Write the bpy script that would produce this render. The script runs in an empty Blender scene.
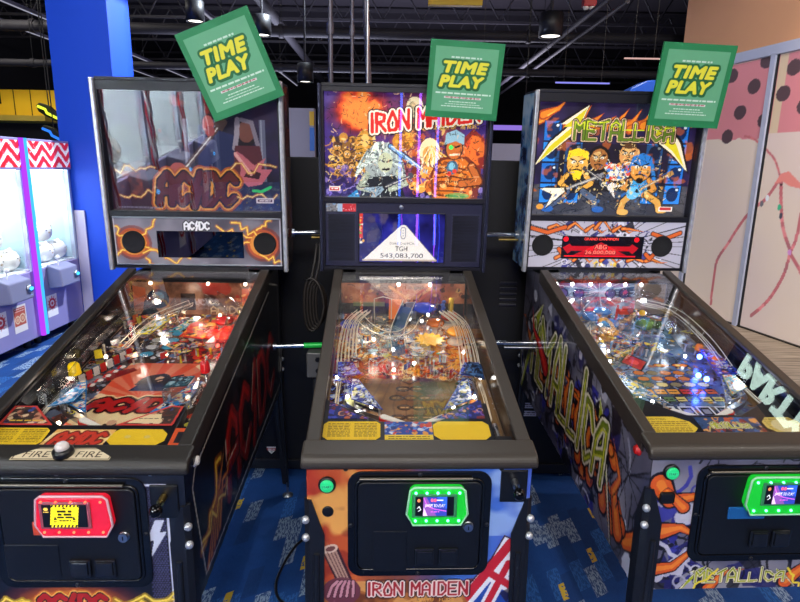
import bpy, bmesh, math, random
import numpy as np
from mathutils import Vector, Matrix
scene = bpy.context.scene
COL = scene.collection
PI = math.pi

# ------------------------------------------------------------------ colours
def lin(c):
    return c/12.92 if c <= 0.04045 else ((c+0.055)/1.055)**2.4
def hx(s):
    s = s.lstrip('#')
    return tuple(lin(int(s[i:i+2], 16)/255) for i in (0, 2, 4))

# ------------------------------------------------------------------ materials
def new_mat(name):
    m = bpy.data.materials.new(name); m.use_nodes = True
    nt = m.node_tree; nt.nodes.clear()
    out = nt.nodes.new('ShaderNodeOutputMaterial')
    return m, nt, out
def N(nt, t, **kw):
    n = nt.nodes.new(t)
    for k, v in kw.items(): setattr(n, k, v)
    return n
def setin(n, **kw):
    for k, v in kw.items():
        k = k.replace('_', ' ')
        n.inputs[k].default_value = v
_mc = {}
def pbr(name, col, rough=0.5, metal=0.0, bump=0.0, bscale=400, var=0.0, vscale=8, spec=0.5, coat=0.0, emit=None, estr=0.0):
    if name in _mc: return _mc[name]
    m, nt, out = new_mat(name)
    b = N(nt, 'ShaderNodeBsdfPrincipled')
    c = hx(col) if isinstance(col, str) else col
    setin(b, Roughness=rough, Metallic=metal)
    b.inputs['Base Color'].default_value = (*c, 1)
    b.inputs['Specular IOR Level'].default_value = spec
    b.inputs['Coat Weight'].default_value = coat
    if emit is not None:
        e = hx(emit) if isinstance(emit, str) else emit
        b.inputs['Emission Color'].default_value = (*e, 1); b.inputs['Emission Strength'].default_value = estr
    tc = N(nt, 'ShaderNodeTexCoord')
    if var > 0:
        nz = N(nt, 'ShaderNodeTexNoise'); setin(nz, Scale=vscale, Detail=4.0)
        nt.links.new(tc.outputs['Object'], nz.inputs['Vector'])
        mx = N(nt, 'ShaderNodeMix', data_type='RGBA')
        mx.inputs[6].default_value = (*[x*(1-var) for x in c], 1); mx.inputs[7].default_value = (*[min(1, x*(1+var)) for x in c], 1)
        nt.links.new(nz.outputs['Fac'], mx.inputs[0]); nt.links.new(mx.outputs[2], b.inputs['Base Color'])
    if bump > 0:
        n2 = N(nt, 'ShaderNodeTexNoise'); setin(n2, Scale=bscale, Detail=2.0)
        nt.links.new(tc.outputs['Object'], n2.inputs['Vector'])
        bp = N(nt, 'ShaderNodeBump'); setin(bp, Strength=bump, Distance=0.002)
        nt.links.new(n2.outputs['Fac'], bp.inputs['Height']); nt.links.new(bp.outputs['Normal'], b.inputs['Normal'])
    nt.links.new(b.outputs[0], out.inputs[0])
    _mc[name] = m
    return m
def emis(name, col, s):
    if name in _mc: return _mc[name]
    m, nt, out = new_mat(name)
    e = N(nt, 'ShaderNodeEmission'); e.inputs[0].default_value = (*(hx(col) if isinstance(col, str) else col), 1); e.inputs[1].default_value = s
    nt.links.new(e.outputs[0], out.inputs[0]); _mc[name] = m
    return m
def art_mat(name, rough=0.45, estr=0.0, coat=0.0, spec=0.5):
    """printed surface: colours of the print come from the mesh's own colour attribute"""
    if name in _mc: return _mc[name]
    m, nt, out = new_mat(name)
    a = N(nt, 'ShaderNodeAttribute', attribute_name='print')
    b = N(nt, 'ShaderNodeBsdfPrincipled'); setin(b, Roughness=rough)
    b.inputs['Coat Weight'].default_value = coat; b.inputs['Specular IOR Level'].default_value = spec
    b.inputs['Coat Roughness'].default_value = 0.08
    nt.links.new(a.outputs['Color'], b.inputs['Base Color'])
    if estr > 0:
        nt.links.new(a.outputs['Color'], b.inputs['Emission Color']); b.inputs['Emission Strength'].default_value = estr
    nt.links.new(b.outputs[0], out.inputs[0]); _mc[name] = m
    return m
def thin_glass(name, tint=(1, 1, 1), k=1.0, rough=0.0, base=0.0):
    if name in _mc: return _mc[name]
    m, nt, out = new_mat(name)
    t = N(nt, 'ShaderNodeBsdfTransparent'); t.inputs[0].default_value = (*tint, 1)
    g = N(nt, 'ShaderNodeBsdfGlossy'); g.inputs['Roughness'].default_value = rough
    f = N(nt, 'ShaderNodeFresnel'); ge = N(nt, 'ShaderNodeNewGeometry'); io = N(nt, 'ShaderNodeMath', operation='MULTIPLY_ADD'); io.inputs[1].default_value = 1/1.5-1.5; io.inputs[2].default_value = 1.5
    nt.links.new(ge.outputs['Backfacing'], io.inputs[0]); nt.links.new(io.outputs[0], f.inputs[0])
    ml = N(nt, 'ShaderNodeMath', operation='MULTIPLY_ADD'); ml.inputs[1].default_value = k; ml.inputs[2].default_value = base; ml.use_clamp = True
    mx = N(nt, 'ShaderNodeMixShader')
    nt.links.new(f.outputs[0], ml.inputs[0]); nt.links.new(ml.outputs[0], mx.inputs[0])
    nt.links.new(t.outputs[0], mx.inputs[1]); nt.links.new(g.outputs[0], mx.inputs[2]); nt.links.new(mx.outputs[0], out.inputs[0])
    _mc[name] = m
    return m

# ------------------------------------------------------------------ mesh building
class MB:
    def __init__(s): s.v = []; s.f = []; s.sm = []
    def add(s, vs, fs, smooth=False):
        k = len(s.v); s.v += [tuple(v) for v in vs]
        for f in fs: s.f.append([i+k for i in f]); s.sm.append(smooth)
        return s
    def frombm(s, bm, smooth=False):
        bm.verts.index_update()
        s.add([v.co[:] for v in bm.verts], [[v.index for v in f.verts] for f in bm.faces], smooth); bm.free(); return s
    def box(s, x0, x1, y0, y1, z0, z1, bev=0.0, seg=2):
        bm = bmesh.new(); bmesh.ops.create_cube(bm, size=1)
        for v in bm.verts: v.co = ((x0+x1)/2+v.co.x*(x1-x0), (y0+y1)/2+v.co.y*(y1-y0), (z0+z1)/2+v.co.z*(z1-z0))
        if bev > 0: bmesh.ops.bevel(bm, geom=bm.edges[:], offset=bev, segments=seg, affect='EDGES', profile=0.5)
        return s.frombm(bm)
    def prism(s, pts, a, b, bev=0.0):
        """pts: 2-D outline mapped by a(u,v)->lower point and b(u,v)->upper point"""
        n = len(pts)
        bm = bmesh.new()
        lo = [bm.verts.new(a(*p)) for p in pts]; hi = [bm.verts.new(b(*p)) for p in pts]
        bm.faces.new(lo[::-1]); bm.faces.new(hi)
        for i in range(n): bm.faces.new([lo[i], lo[(i+1) % n], hi[(i+1) % n], hi[i]])
        bmesh.ops.recalc_face_normals(bm, faces=bm.faces[:])
        if bev > 0: bmesh.ops.bevel(bm, geom=bm.edges[:], offset=bev, segments=2, affect='EDGES', profile=0.5)
        return s.frombm(bm)
    def prism_x(s, pts, x0, x1, bev=0.0): return s.prism(pts, lambda u, v: (x0, u, v), lambda u, v: (x1, u, v), bev)
    def prism_y(s, pts, y0, y1, bev=0.0): return s.prism(pts, lambda u, v: (u, y0, v), lambda u, v: (u, y1, v), bev)
    def prism_z(s, pts, z0, z1, bev=0.0): return s.prism(pts, lambda u, v: (u, v, z0), lambda u, v: (u, v, z1), bev)
    def cyl(s, p0, p1, r0, r1=None, n=14, caps=True, smooth=True):
        r1 = r0 if r1 is None else r1
        p0 = Vector(p0); p1 = Vector(p1); d = (p1-p0).normalized()
        u = d.orthogonal().normalized(); w = d.cross(u)
        a = [p0+(u*math.cos(2*PI*i/n)+w*math.sin(2*PI*i/n))*r0 for i in range(n)]
        b = [p1+(u*math.cos(2*PI*i/n)+w*math.sin(2*PI*i/n))*r1 for i in range(n)]
        s.add(a+b, [[i, (i+1) % n, n+(i+1) % n, n+i] for i in range(n)], smooth)
        if caps: s.add(a, [list(range(n))[::-1]]); s.add(b, [list(range(n))])
        return s
    def lathe(s, prof, c, d=(0, 0, 1), n=18):
        c = Vector(c); d = Vector(d).normalized(); u = d.orthogonal().normalized(); w = d.cross(u)
        vs = []
        for r, h in prof:
            for i in range(n):
                t = 2*PI*i/n; vs.append(c+d*h+(u*math.cos(t)+w*math.sin(t))*r)
        fs = []
        for j in range(len(prof)-1):
            for i in range(n): fs.append([j*n+i, j*n+(i+1) % n, (j+1)*n+(i+1) % n, (j+1)*n+i])
        fs.append(list(range(n))[::-1]); fs.append([(len(prof)-1)*n+i for i in range(n)])
        return s.add(vs, fs, True)
    def sph(s, c, r, n=14, sc=(1, 1, 1)):
        prof = []
        vs = []; fs = []; m = n//2+1
        for j in range(m+1):
            p = PI*j/m
            for i in range(n):
                t = 2*PI*i/n
                vs.append((c[0]+r*sc[0]*math.sin(p)*math.cos(t), c[1]+r*sc[1]*math.sin(p)*math.sin(t), c[2]-r*sc[2]*math.cos(p)))
        for j in range(m):
            for i in range(n): fs.append([j*n+i, j*n+(i+1) % n, (j+1)*n+(i+1) % n, (j+1)*n+i])
        return s.add(vs, fs, True)
    def tube(s, pts, r, n=8, closed=False):
        P = [Vector(p) for p in pts]; m = len(P)
        if m < 2: return s
        rings = []; u = None
        for i in range(m):
            if closed: d = (P[(i+1) % m]-P[i-1])
            else: d = (P[min(i+1, m-1)]-P[max(i-1, 0)])
            d = d.normalized()
            u = d.orthogonal().normalized() if u is None else (u-d*u.dot(d)).normalized()
            w = d.cross(u)
            rr = r[i] if isinstance(r, (list, tuple)) else r
            rings.append([P[i]+(u*math.cos(2*PI*k/n)+w*math.sin(2*PI*k/n))*rr for k in range(n)])
        vs = [v for R in rings for v in R]; fs = []
        for i in range(m if closed else m-1):
            j = (i+1) % m
            for k in range(n): fs.append([i*n+k, i*n+(k+1) % n, j*n+(k+1) % n, j*n+k])
        s.add(vs, fs, True)
        if not closed: s.add(rings[0], [list(range(n))[::-1]]); s.add(rings[-1], [list(range(n))])
        return s
    def strip(s, L, R, t=0.0):
        """ribbon between two polylines"""
        n = len(L); vs = [tuple(p) for p in L]+[tuple(p) for p in R]
        return s.add(vs, [[i, i+1, n+i+1, n+i] for i in range(n-1)], True)
    def tf(s, M):
        s.v = [tuple(M @ Vector(v)) for v in s.v]; return s
    def build(s, name, mat, parent=None):
        me = bpy.data.meshes.new(name); me.from_pydata(s.v, [], s.f); me.update()
        me.polygons.foreach_set('use_smooth', s.sm)
        if mat: me.materials.append(mat)
        o = bpy.data.objects.new(name, me); COL.objects.link(o)
        if parent: o.parent = parent
        return o
def curve_pts(pts, n=8):
    """Catmull-Rom through pts"""
    P = [Vector(p) for p in pts]; out = []
    for i in range(len(P)-1):
        a = P[max(i-1, 0)]; b = P[i]; c = P[i+1]; d = P[min(i+2, len(P)-1)]
        for k in range(n):
            t = k/n
            out.append(0.5*((2*b)+(c-a)*t+(2*a-5*b+4*c-d)*t*t+(3*b-a-3*c+d)*t**3))
    out.append(P[-1]); return out
def tag(o, label, cat, group=None, kind=None):
    if label: o['label'] = label
    if cat: o['category'] = cat
    if group: o['group'] = group
    if kind: o['kind'] = kind
    return o
def empty(name, loc=(0, 0, 0), rz=0.0):
    o = bpy.data.objects.new(name, None); COL.objects.link(o); o.location = loc; o.rotation_euler = (0, 0, rz); o.empty_display_size = 0.1
    return o
def structure(o): o['kind'] = 'structure'; return o
def copy_tree(o, parent=None):
    c = o.copy(); COL.objects.link(c)
    if parent: c.parent = parent
    for ch in list(o.children): copy_tree(ch, c)
    return c

# ------------------------------------------------------------------ print painter
_tc = {}
def text_tris(s, off=0.0, shear=0.0, space=1.0):
    key = (s, off, shear, space)
    if key in _tc: return _tc[key]
    cu = bpy.data.curves.new('t', 'FONT'); cu.body = s; cu.size = 1; cu.offset = off; cu.shear = shear; cu.space_character = space
    cu.align_x = 'CENTER'; cu.align_y = 'CENTER'; cu.fill_mode = 'FRONT'; cu.resolution_u = 3
    ob = bpy.data.objects.new('t', cu); COL.objects.link(ob)
    dg = bpy.context.evaluated_depsgraph_get(); dg.update()
    me = bpy.data.meshes.new_from_object(ob.evaluated_get(dg))
    me.calc_loop_triangles()
    v = np.array([x.co[:2] for x in me.vertices]); t = np.array([x.vertices[:] for x in me.loop_triangles])
    bpy.data.objects.remove(ob); bpy.data.curves.remove(cu); bpy.data.meshes.remove(me)
    _tc[key] = (v, t); return v, t
GLYPH = {
 'A': [[(0, 0), (.05, .75), (.5, 1), (.95, .75), (1, 0)], [(.05, .4), (.95, .4)]],
 'C': [[(1, .22), (.5, 0), (0, .25), (0, .75), (.5, 1), (1, .78)]],
 'D': [[(0, 0), (0, 1), (.55, 1), (1, .7), (1, .3), (.5, 0), (0, 0)]],
 '/': [[(.75, 1.05), (.15, .5), (.8, .52), (.2, -.1)]],
 'I': [[(.5, 0), (.5, 1)]],
 'R': [[(0, 0), (0, 1), (.9, .85), (.85, .55), (0, .45)], [(.3, .45), (1, 0)]],
 'O': [[(.12, .0), (0, .42), (.5, 1), (1, .42), (.88, .0), (.12, .0)]],
 'N': [[(0, 0), (0, 1), (1, 0), (1, 1)]],
 'M': [[(0, 0), (0, 1), (.5, .45), (1, 1), (1, 0)]],
 'E': [[(1, 0), (0, 0), (0, 1), (1, 1)], [(0, .5), (.8, .5)]],
 'T': [[(0, 1), (1, 1)], [(.5, 1), (.5, 0)]],
 'L': [[(0, 1), (0, 0), (1, .05)]],
 'F': [[(0, 0), (0, 1), (1, 1)], [(0, .5), (.8, .5)]],
}
class Art:
    def __init__(s, W, H, cell, col='#000000'):
        s.W, s.H = W, H; s.nx = max(2, int(round(W/cell))+1); s.ny = max(2, int(round(H/cell))+1)
        s.x = np.linspace(0, W, s.nx); s.y = np.linspace(0, H, s.ny)
        s.C = np.zeros((s.ny, s.nx, 3)); s.C[:] = s.c(col); s.clip = None
    def c(s, col): return np.array(hx(col) if isinstance(col, str) else col)
    def win(s, x0, x1, y0, y1):
        i0, i1 = np.searchsorted(s.x, (x0, x1)); j0, j1 = np.searchsorted(s.y, (y0, y1))
        i1 = min(s.nx, i1+1); j1 = min(s.ny, j1+1); i0 = max(0, i0-1); j0 = max(0, j0-1)
        return slice(j0, j1), slice(i0, i1)
    def mix(s, w, m, col, a=1.0):
        if m.size == 0: return
        m = m.astype(float)*a
        s.C[w] = s.C[w]*(1-m[..., None])+s.c(col)*m[..., None]
    def inpoly(s, pts):
        p = np.array(pts, float); w = s.win(p[:, 0].min(), p[:, 0].max(), p[:, 1].min(), p[:, 1].max())
        X, Y = np.meshgrid(s.x[w[1]], s.y[w[0]]); m = np.zeros(X.shape, bool)
        n = len(p)
        for i in range(n):
            x1, y1 = p[i]; x2, y2 = p[(i+1) % n]
            if y1 == y2: continue
            cnd = ((y1 > Y) != (y2 > Y)) & (X < (x2-x1)*(Y-y1)/(y2-y1)+x1); m ^= cnd
        return w, m
    def poly(s, pts, col, a=1.0):
        w, m = s.inpoly(pts); s.mix(w, m, col, a); return s
    def rect(s, x0, x1, y0, y1, col, a=1.0): return s.poly([(x0, y0), (x1, y0), (x1, y1), (x0, y1)], col, a)
    def ell(s, cx, cy, rx, ry, col, a=1.0, rot=0.0, soft=0.0, ring=None):
        R = max(rx, ry)*(1+soft); w = s.win(cx-R, cx+R, cy-R, cy+R)
        X, Y = np.meshgrid(s.x[w[1]]-cx, s.y[w[0]]-cy); c, q = math.cos(rot), math.sin(rot)
        d = np.sqrt(((X*c+Y*q)/rx)**2+((-X*q+Y*c)/ry)**2)
        if ring: m = ((d <= 1) & (d >= 1-ring)).astype(float)
        elif soft > 0: m = np.clip((1+soft-d)/(2*soft), 0, 1)
        else: m = (d <= 1)
        s.mix(w, m, col, a); return s
    def line(s, pts, wd, col, a=1.0, taper=False):
        n = len(pts)-1
        for i in range(n):
            (x1, y1), (x2, y2) = pts[i], pts[i+1]
            w = s.win(min(x1, x2)-wd, max(x1, x2)+wd, min(y1, y2)-wd, max(y1, y2)+wd)
            X, Y = np.meshgrid(s.x[w[1]], s.y[w[0]]); dx, dy = x2-x1, y2-y1; L = dx*dx+dy*dy+1e-12
            t = np.clip(((X-x1)*dx+(Y-y1)*dy)/L, 0, 1)
            d = np.hypot(X-x1-t*dx, Y-y1-t*dy)
            hw = wd/2*((1-(i+t)/n) if taper else 1)
            s.mix(w, d <= hw, col, a)
        return s
    def noise(s, sc, seed=0, octv=3):
        r = np.random.RandomState(seed); out = np.zeros((s.ny, s.nx)); amp = 1; tot = 0
        for o in range(octv):
            k = sc/(2**o); gx = int(s.W/k)+3; gy = int(s.H/k)+3
            g = r.rand(gy, gx); fx = s.x/k; fy = s.y/k
            ix = fx.astype(int); iy = fy.astype(int); tx = fx-ix; ty = fy-iy
            tx = tx*tx*(3-2*tx); ty = ty*ty*(3-2*ty)
            a = g[np.ix_(iy, ix)]*(1-tx)+g[np.ix_(iy, ix+1)]*tx; b = g[np.ix_(iy+1, ix)]*(1-tx)+g[np.ix_(iy+1, ix+1)]*tx
            out += amp*(a*(1-ty)[:, None]+b*ty[:, None]); tot += amp; amp *= .5
        return out/tot
    def ramp(s, f, stops):
        """colour the whole sheet by field f through colour stops"""
        xs = [q[0] for q in stops]; cs = np.array([s.c(q[1]) for q in stops])
        for k in range(3): s.C[..., k] = np.interp(f, xs, cs[:, k])
        return s
    def cloud(s, col, sc, seed, th=.5, soft=.08, a=1.0, region=None):
        f = np.clip((s.noise(sc, seed)-th)/soft, 0, 1)*a
        if region is not None:
            w, m = s.inpoly(region); q = np.zeros(f.shape); q[w] = m; f = f*q
        s.C[:] = s.C*(1-f[..., None])+s.c(col)*f[..., None]; return s
    def text(s, t, cx, cy, h, col, off=0.0, shear=0.0, rot=0.0, wid=None, a=1.0, space=1.0):
        v, tr = text_tris(t, 0.0, shear, space); base = v
        if len(tr) == 0: return s
        H0 = base[:, 1].max()-base[:, 1].min(); W0 = base[:, 0].max()-base[:, 0].min()
        ctr = np.array([(base[:, 0].max()+base[:, 0].min())/2, (base[:, 1].max()+base[:, 1].min())/2])
        sy = h/H0; sx = sy if wid is None else wid/W0
        p = (v-ctr)*np.array([sx, sy]); c, q = math.cos(rot), math.sin(rot)
        p = np.stack([p[:, 0]*c-p[:, 1]*q+cx, p[:, 0]*q+p[:, 1]*c+cy], 1)
        M = np.zeros((s.ny, s.nx), bool)
        for T in tr:
            A, B, D = p[T[0]], p[T[1]], p[T[2]]
            w = s.win(min(A[0], B[0], D[0]), max(A[0], B[0], D[0]), min(A[1], B[1], D[1]), max(A[1], B[1], D[1]))
            X, Y = np.meshgrid(s.x[w[1]], s.y[w[0]])
            if X.size == 0: continue
            e = lambda P, Q: (Q[0]-P[0])*(Y-P[1])-(Q[1]-P[1])*(X-P[0])
            e1, e2, e3 = e(A, B), e(B, D), e(D, A)
            M[w] |= ((e1 >= 0) & (e2 >= 0) & (e3 >= 0)) | ((e1 <= 0) & (e2 <= 0) & (e3 <= 0))
        R = max(0.0, off)*h/.7/(s.x[1]-s.x[0]); k = int(R+.5)
        if k > 0:
            D = M.copy()
            for dy in range(-k, k+1):
                for dx in range(-k, k+1):
                    if dx*dx+dy*dy <= R*R+.3:
                        y0, y1 = max(0, dy), s.ny+min(0, dy); x0, x1 = max(0, dx), s.nx+min(0, dx)
                        D[y0:y1, x0:x1] |= M[y0-dy:y1-dy, x0-dx:x1-dx]
            M = D
        s.mix((slice(None), slice(None)), M, col, a); return s
    def glyphs(s, t, x0, y0, w, h, wd, layers, gap=.25, shear=0.0, rot=0.0, vary=0.0):
        """angular stroke lettering; layers = [(extra width, colour), ...] outermost first"""
        n = sum(.35 if ch in 'I' else (.5 if ch == ' ' else (.6 if ch == '/' else 1)) for ch in t)+gap*(len(t)-1)
        u = w/n; x = 0; segs = []; c, q = math.cos(rot), math.sin(rot)
        for i, ch in enumerate(t):
            cw = .35 if ch in 'I' else (.5 if ch == ' ' else (.6 if ch == '/' else 1))
            for st in GLYPH.get(ch, []):
                pts = []
                for px, py in st:
                    yy = py*h*(1+vary*math.sin(i*2.1+px*3)); xx = (x+px*cw)*u+shear*yy
                    pts.append((x0+xx*c-yy*q, y0+xx*q+yy*c))
                segs.append(pts)
            x += cw+gap
        for ex, col in layers:
            for pts in segs: s.line(pts, wd+ex, col)
        return s
    def bolt(s, x0, y0, x1, y1, wd, col, seed=0, n=7, amp=.25, glow=None):
        r = random.Random(seed); L = math.hypot(x1-x0, y1-y0); nx, ny = -(y1-y0)/L, (x1-x0)/L
        pts = [(x0, y0)]
        for i in range(1, n):
            t = i/n; o = (r.random()-.5)*amp*L; pts.append((x0+(x1-x0)*t+nx*o, y0+(y1-y0)*t+ny*o))
        pts.append((x1, y1))
        if glow: s.line(pts, wd*3, glow, .45)
        return s.line(pts, wd, col)
    def dashes(s, x0, x1, y, h, col, seed=0, a=1.0):
        """print too small to read: a row of short word-like dashes"""
        r = random.Random(seed); x = x0
        while x < x1:
            L = h*(1.2+3*r.random()); s.rect(x, min(x+L, x1), y-h/2, y+h/2, col, a); x += L+h*.7
        return s
    def clutter(s, pal, n, seed, smin, smax, region=None, a=.9):
        r = random.Random(seed)
        for i in range(n):
            if region:
                xs = [p[0] for p in region]; ys = [p[1] for p in region]
                x = r.uniform(min(xs), max(xs)); y = r.uniform(min(ys), max(ys))
            else: x = r.uniform(0, s.W); y = r.uniform(0, s.H)
            z = r.uniform(smin, smax); k = r.random(); col = r.choice(pal)
            if k < .35:
                m = r.randint(3, 6); t0 = r.random()*6.28
                s.poly([(x+z*r.uniform(.4, 1)*math.cos(t0+6.28*i2/m), y+z*r.uniform(.4, 1)*math.sin(t0+6.28*i2/m)) for i2 in range(m)], col, a)
            elif k < .6: s.ell(x, y, z*r.uniform(.3, .8), z*r.uniform(.3, .8), col, a, r.random()*3)
            elif k < .85:
                t0 = r.random()*6.28; pts = [(x, y)]
                for q in range(4): t0 += r.uniform(-.8, .8); pts.append((pts[-1][0]+z*.6*math.cos(t0), pts[-1][1]+z*.6*math.sin(t0)))
                s.line(pts, z*.25, col, a)
            else: s.ell(x, y, z*.5, z*.5, col, a, ring=.3)
        return s
    def ink(s, n, seed, L=.02, wd=.0028, region=None, dark='#120a12', lite=None):
        """pen strokes of the drawing"""
        r = random.Random(seed)
        for i in range(n):
            if region:
                xs = [p[0] for p in region]; ys = [p[1] for p in region]; x = r.uniform(min(xs), max(xs)); y = r.uniform(min(ys), max(ys))
            else: x = r.uniform(0, s.W); y = r.uniform(0, s.H)
            t = r.uniform(0, 6.28); pts = [(x, y)]
            for q in range(3): t += r.uniform(-.7, .7); pts.append((pts[-1][0]+L*r.uniform(.2, .5)*math.cos(t), pts[-1][1]+L*r.uniform(.2, .5)*math.sin(t)))
            s.line(pts, wd*r.uniform(.7, 1.5), lite if lite and r.random() < .3 else dark, .85, True)
        return s
    def build(s, name, mat, parent, o, ux, uy, clip=None, holes=()):
        o = np.array(o, float); ux = np.array(ux, float); uy = np.array(uy, float)
        X, Y = np.meshgrid(s.x, s.y)
        P = o+X[..., None]*ux+Y[..., None]*uy
        idx = np.arange(s.nx*s.ny).reshape(s.ny, s.nx)
        F = np.stack([idx[:-1, :-1], idx[:-1, 1:], idx[1:, 1:], idx[1:, :-1]], -1)
        keep = np.ones((s.ny, s.nx), bool)
        if clip is not None:
            w, m = s.inpoly(clip); keep[:] = False; keep[w] = m
        for h in holes:
            w, m = s.inpoly(h); k = keep[w]; k[m] = False; keep[w] = k
        if clip is not None or holes:
            fk = keep[:-1, :-1] & keep[:-1, 1:] & keep[1:, 1:] & keep[1:, :-1]; F = F[fk]
        F = F.reshape(-1, 4)
        used = np.zeros(s.nx*s.ny, bool); used[F.ravel()] = True
        new = np.cumsum(used)-1; F = new[F]
        V = P.reshape(-1, 3)[used]; Cc = s.C.reshape(-1, 3)[used]
        me = bpy.data.meshes.new(name)
        me.vertices.add(len(V)); me.vertices.foreach_set('co', V.ravel())
        me.loops.add(F.size); me.loops.foreach_set('vertex_index', F.ravel().astype(np.int32))
        me.polygons.add(len(F)); me.polygons.foreach_set('loop_start', np.arange(0, F.size, 4, dtype=np.int32))
        me.update(calc_edges=True)
        at = me.color_attributes.new('print', 'FLOAT_COLOR', 'POINT')
        at.data.foreach_set('color', np.concatenate([Cc, np.ones((len(Cc), 1))], 1).ravel().astype(np.float32))
        me.materials.append(mat)
        ob = bpy.data.objects.new(name, me); COL.objects.link(ob)
        if parent: ob.parent = parent
        return ob
# ------------------------------------------------------------------ printed art, one function per sheet
rnd = random.Random(7)
TW, TH = .676, .46          # backglass of the two older games
MW, MH = .65, .41           # backglass of the middle game
def guitar(a, x, y, L, rot, body, neck='#3a2a22', wd=.012, v=True):
    c, q = math.cos(rot), math.sin(rot)
    P = lambda u, w: (x+u*c-w*q, y+u*q+w*c)
    a.line([P(0, 0), P(L, 0)], wd, neck)
    a.line([P(0, 0), P(L, 0)], wd*.25, '#d8d4c8')
    a.poly([P(L*.97, -wd*1.1), P(L*1.16, -wd*.8), P(L*1.16, wd*.8), P(L*.97, wd*1.1)], neck)
    if v:
        a.poly([P(.03, .012), P(-L*.5, L*.3), P(-L*.22, 0), P(-L*.5, -L*.3), P(.03, -.012)], '#141018')
        a.poly([P(.02, .008), P(-L*.46, L*.26), P(-L*.2, 0), P(-L*.46, -L*.26), P(.02, -.008)], body)
    else:
        a.ell(x-.03*c, y-.03*q, L*.2, L*.16, body, 1, rot); a.ell(x-L*.28*c, y-L*.28*q, L*.22, L*.2, body, 1, rot)
        a.ell(x-L*.14*c, y-L*.14*q, L*.05, L*.05, '#1a1014')
def toon(a, x, y, r, skin, hair, shirt, style=0, dk='#1c120c'):
    """a plain cartoon musician: trunk, arms, big head"""
    a.poly([(x-r*.9, y-r*.7), (x+r*.9, y-r*.7), (x+r*.75, y-r*2.4), (x-r*.75, y-r*2.4)], dk)
    a.poly([(x-r*.8, y-r*.7), (x+r*.8, y-r*.7), (x+r*.65, y-r*2.3), (x-r*.65, y-r*2.3)], shirt)
    for sgn in (-1, 1):
        pts = [(x+sgn*r*.8, y-r*.9), (x+sgn*r*1.35, y-r*1.6), (x+sgn*r*.55, y-r*2.1)]
        a.line(pts, r*.5, dk); a.line(pts, r*.38, skin); a.ell(*pts[-1], r*.28, r*.24, skin)
    if style == 1: a.ell(x, y+r*.1, r*1.12, r*1.2, hair); a.poly([(x-r*1.1, y), (x+r*1.1, y), (x+r*1.0, y-r*1.3), (x-r*1.0, y-r*1.3)], hair)
    a.ell(x, y, r*.95, r*1.08, dk); a.ell(x, y, r*.88, r, skin)
    a.ell(x-r*.25, y+r*.3, r*.45, r*.4, '#f3cf85', .5)
    if style == 0: a.poly([(x-r*.95, y+r*.25), (x-r*.8, y+r*1.05), (x, y+r*1.3), (x+r*.85, y+r*1.0), (x+r*.95, y+r*.3), (x+r*.4, y+r*.6), (x-r*.4, y+r*.65)], hair); a.poly([(x-r*.5, y-r*.5), (x+r*.5, y-r*.5), (x+r*.35, y-r*1.25), (x-r*.2, y-r*1.35)], hair)
    if style == 2:
        a.poly([(x-r, y+r*.2), (x-r*.75, y+r*.95), (x, y+r*1.25), (x+r*.8, y+r*.95), (x+r, y+r*.2)], hair)
        a.line([(x+r*.9, y+r*.3), (x+r*1.2, y-r*.8)], r*.3, hair); a.ell(x, y-r*.95, r*.3, r*.25, dk)
    if style == 3: a.ell(x+r*.75, y+r*.1, r*.3, r*.5, skin); a.ell(x, y+r*.85, r*.7, r*.25, hair)
    for sgn in (-1, 1):
        a.line([(x+sgn*r*.6, y+r*.42), (x+sgn*r*.12, y+r*.2)], r*.14, dk)
        a.ell(x+sgn*r*.34, y+r*.14, r*.17, r*.13, '#f4efe0'); a.ell(x+sgn*r*.3, y+r*.12, r*.06, r*.08, dk)
    a.line([(x, y+r*.1), (x+r*.1, y-r*.2), (x-r*.08, y-r*.22)], r*.08, dk)
    a.line([(x-r*.35, y-r*.5), (x, y-r*.42), (x+r*.38, y-r*.55)], r*.12, dk)
def acdc(a, x, y, w, h, fill, edge, outer, black='#150808', wd=None, shear=0.12):
    wd = wd or h*.2
    L = [(wd*1.5, outer), (wd*.95, edge), (wd*.5, black), (0, fill)]
    a.glyphs('AC/DC', x, y, w, h, wd, L, gap=.34, shear=shear)
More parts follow.
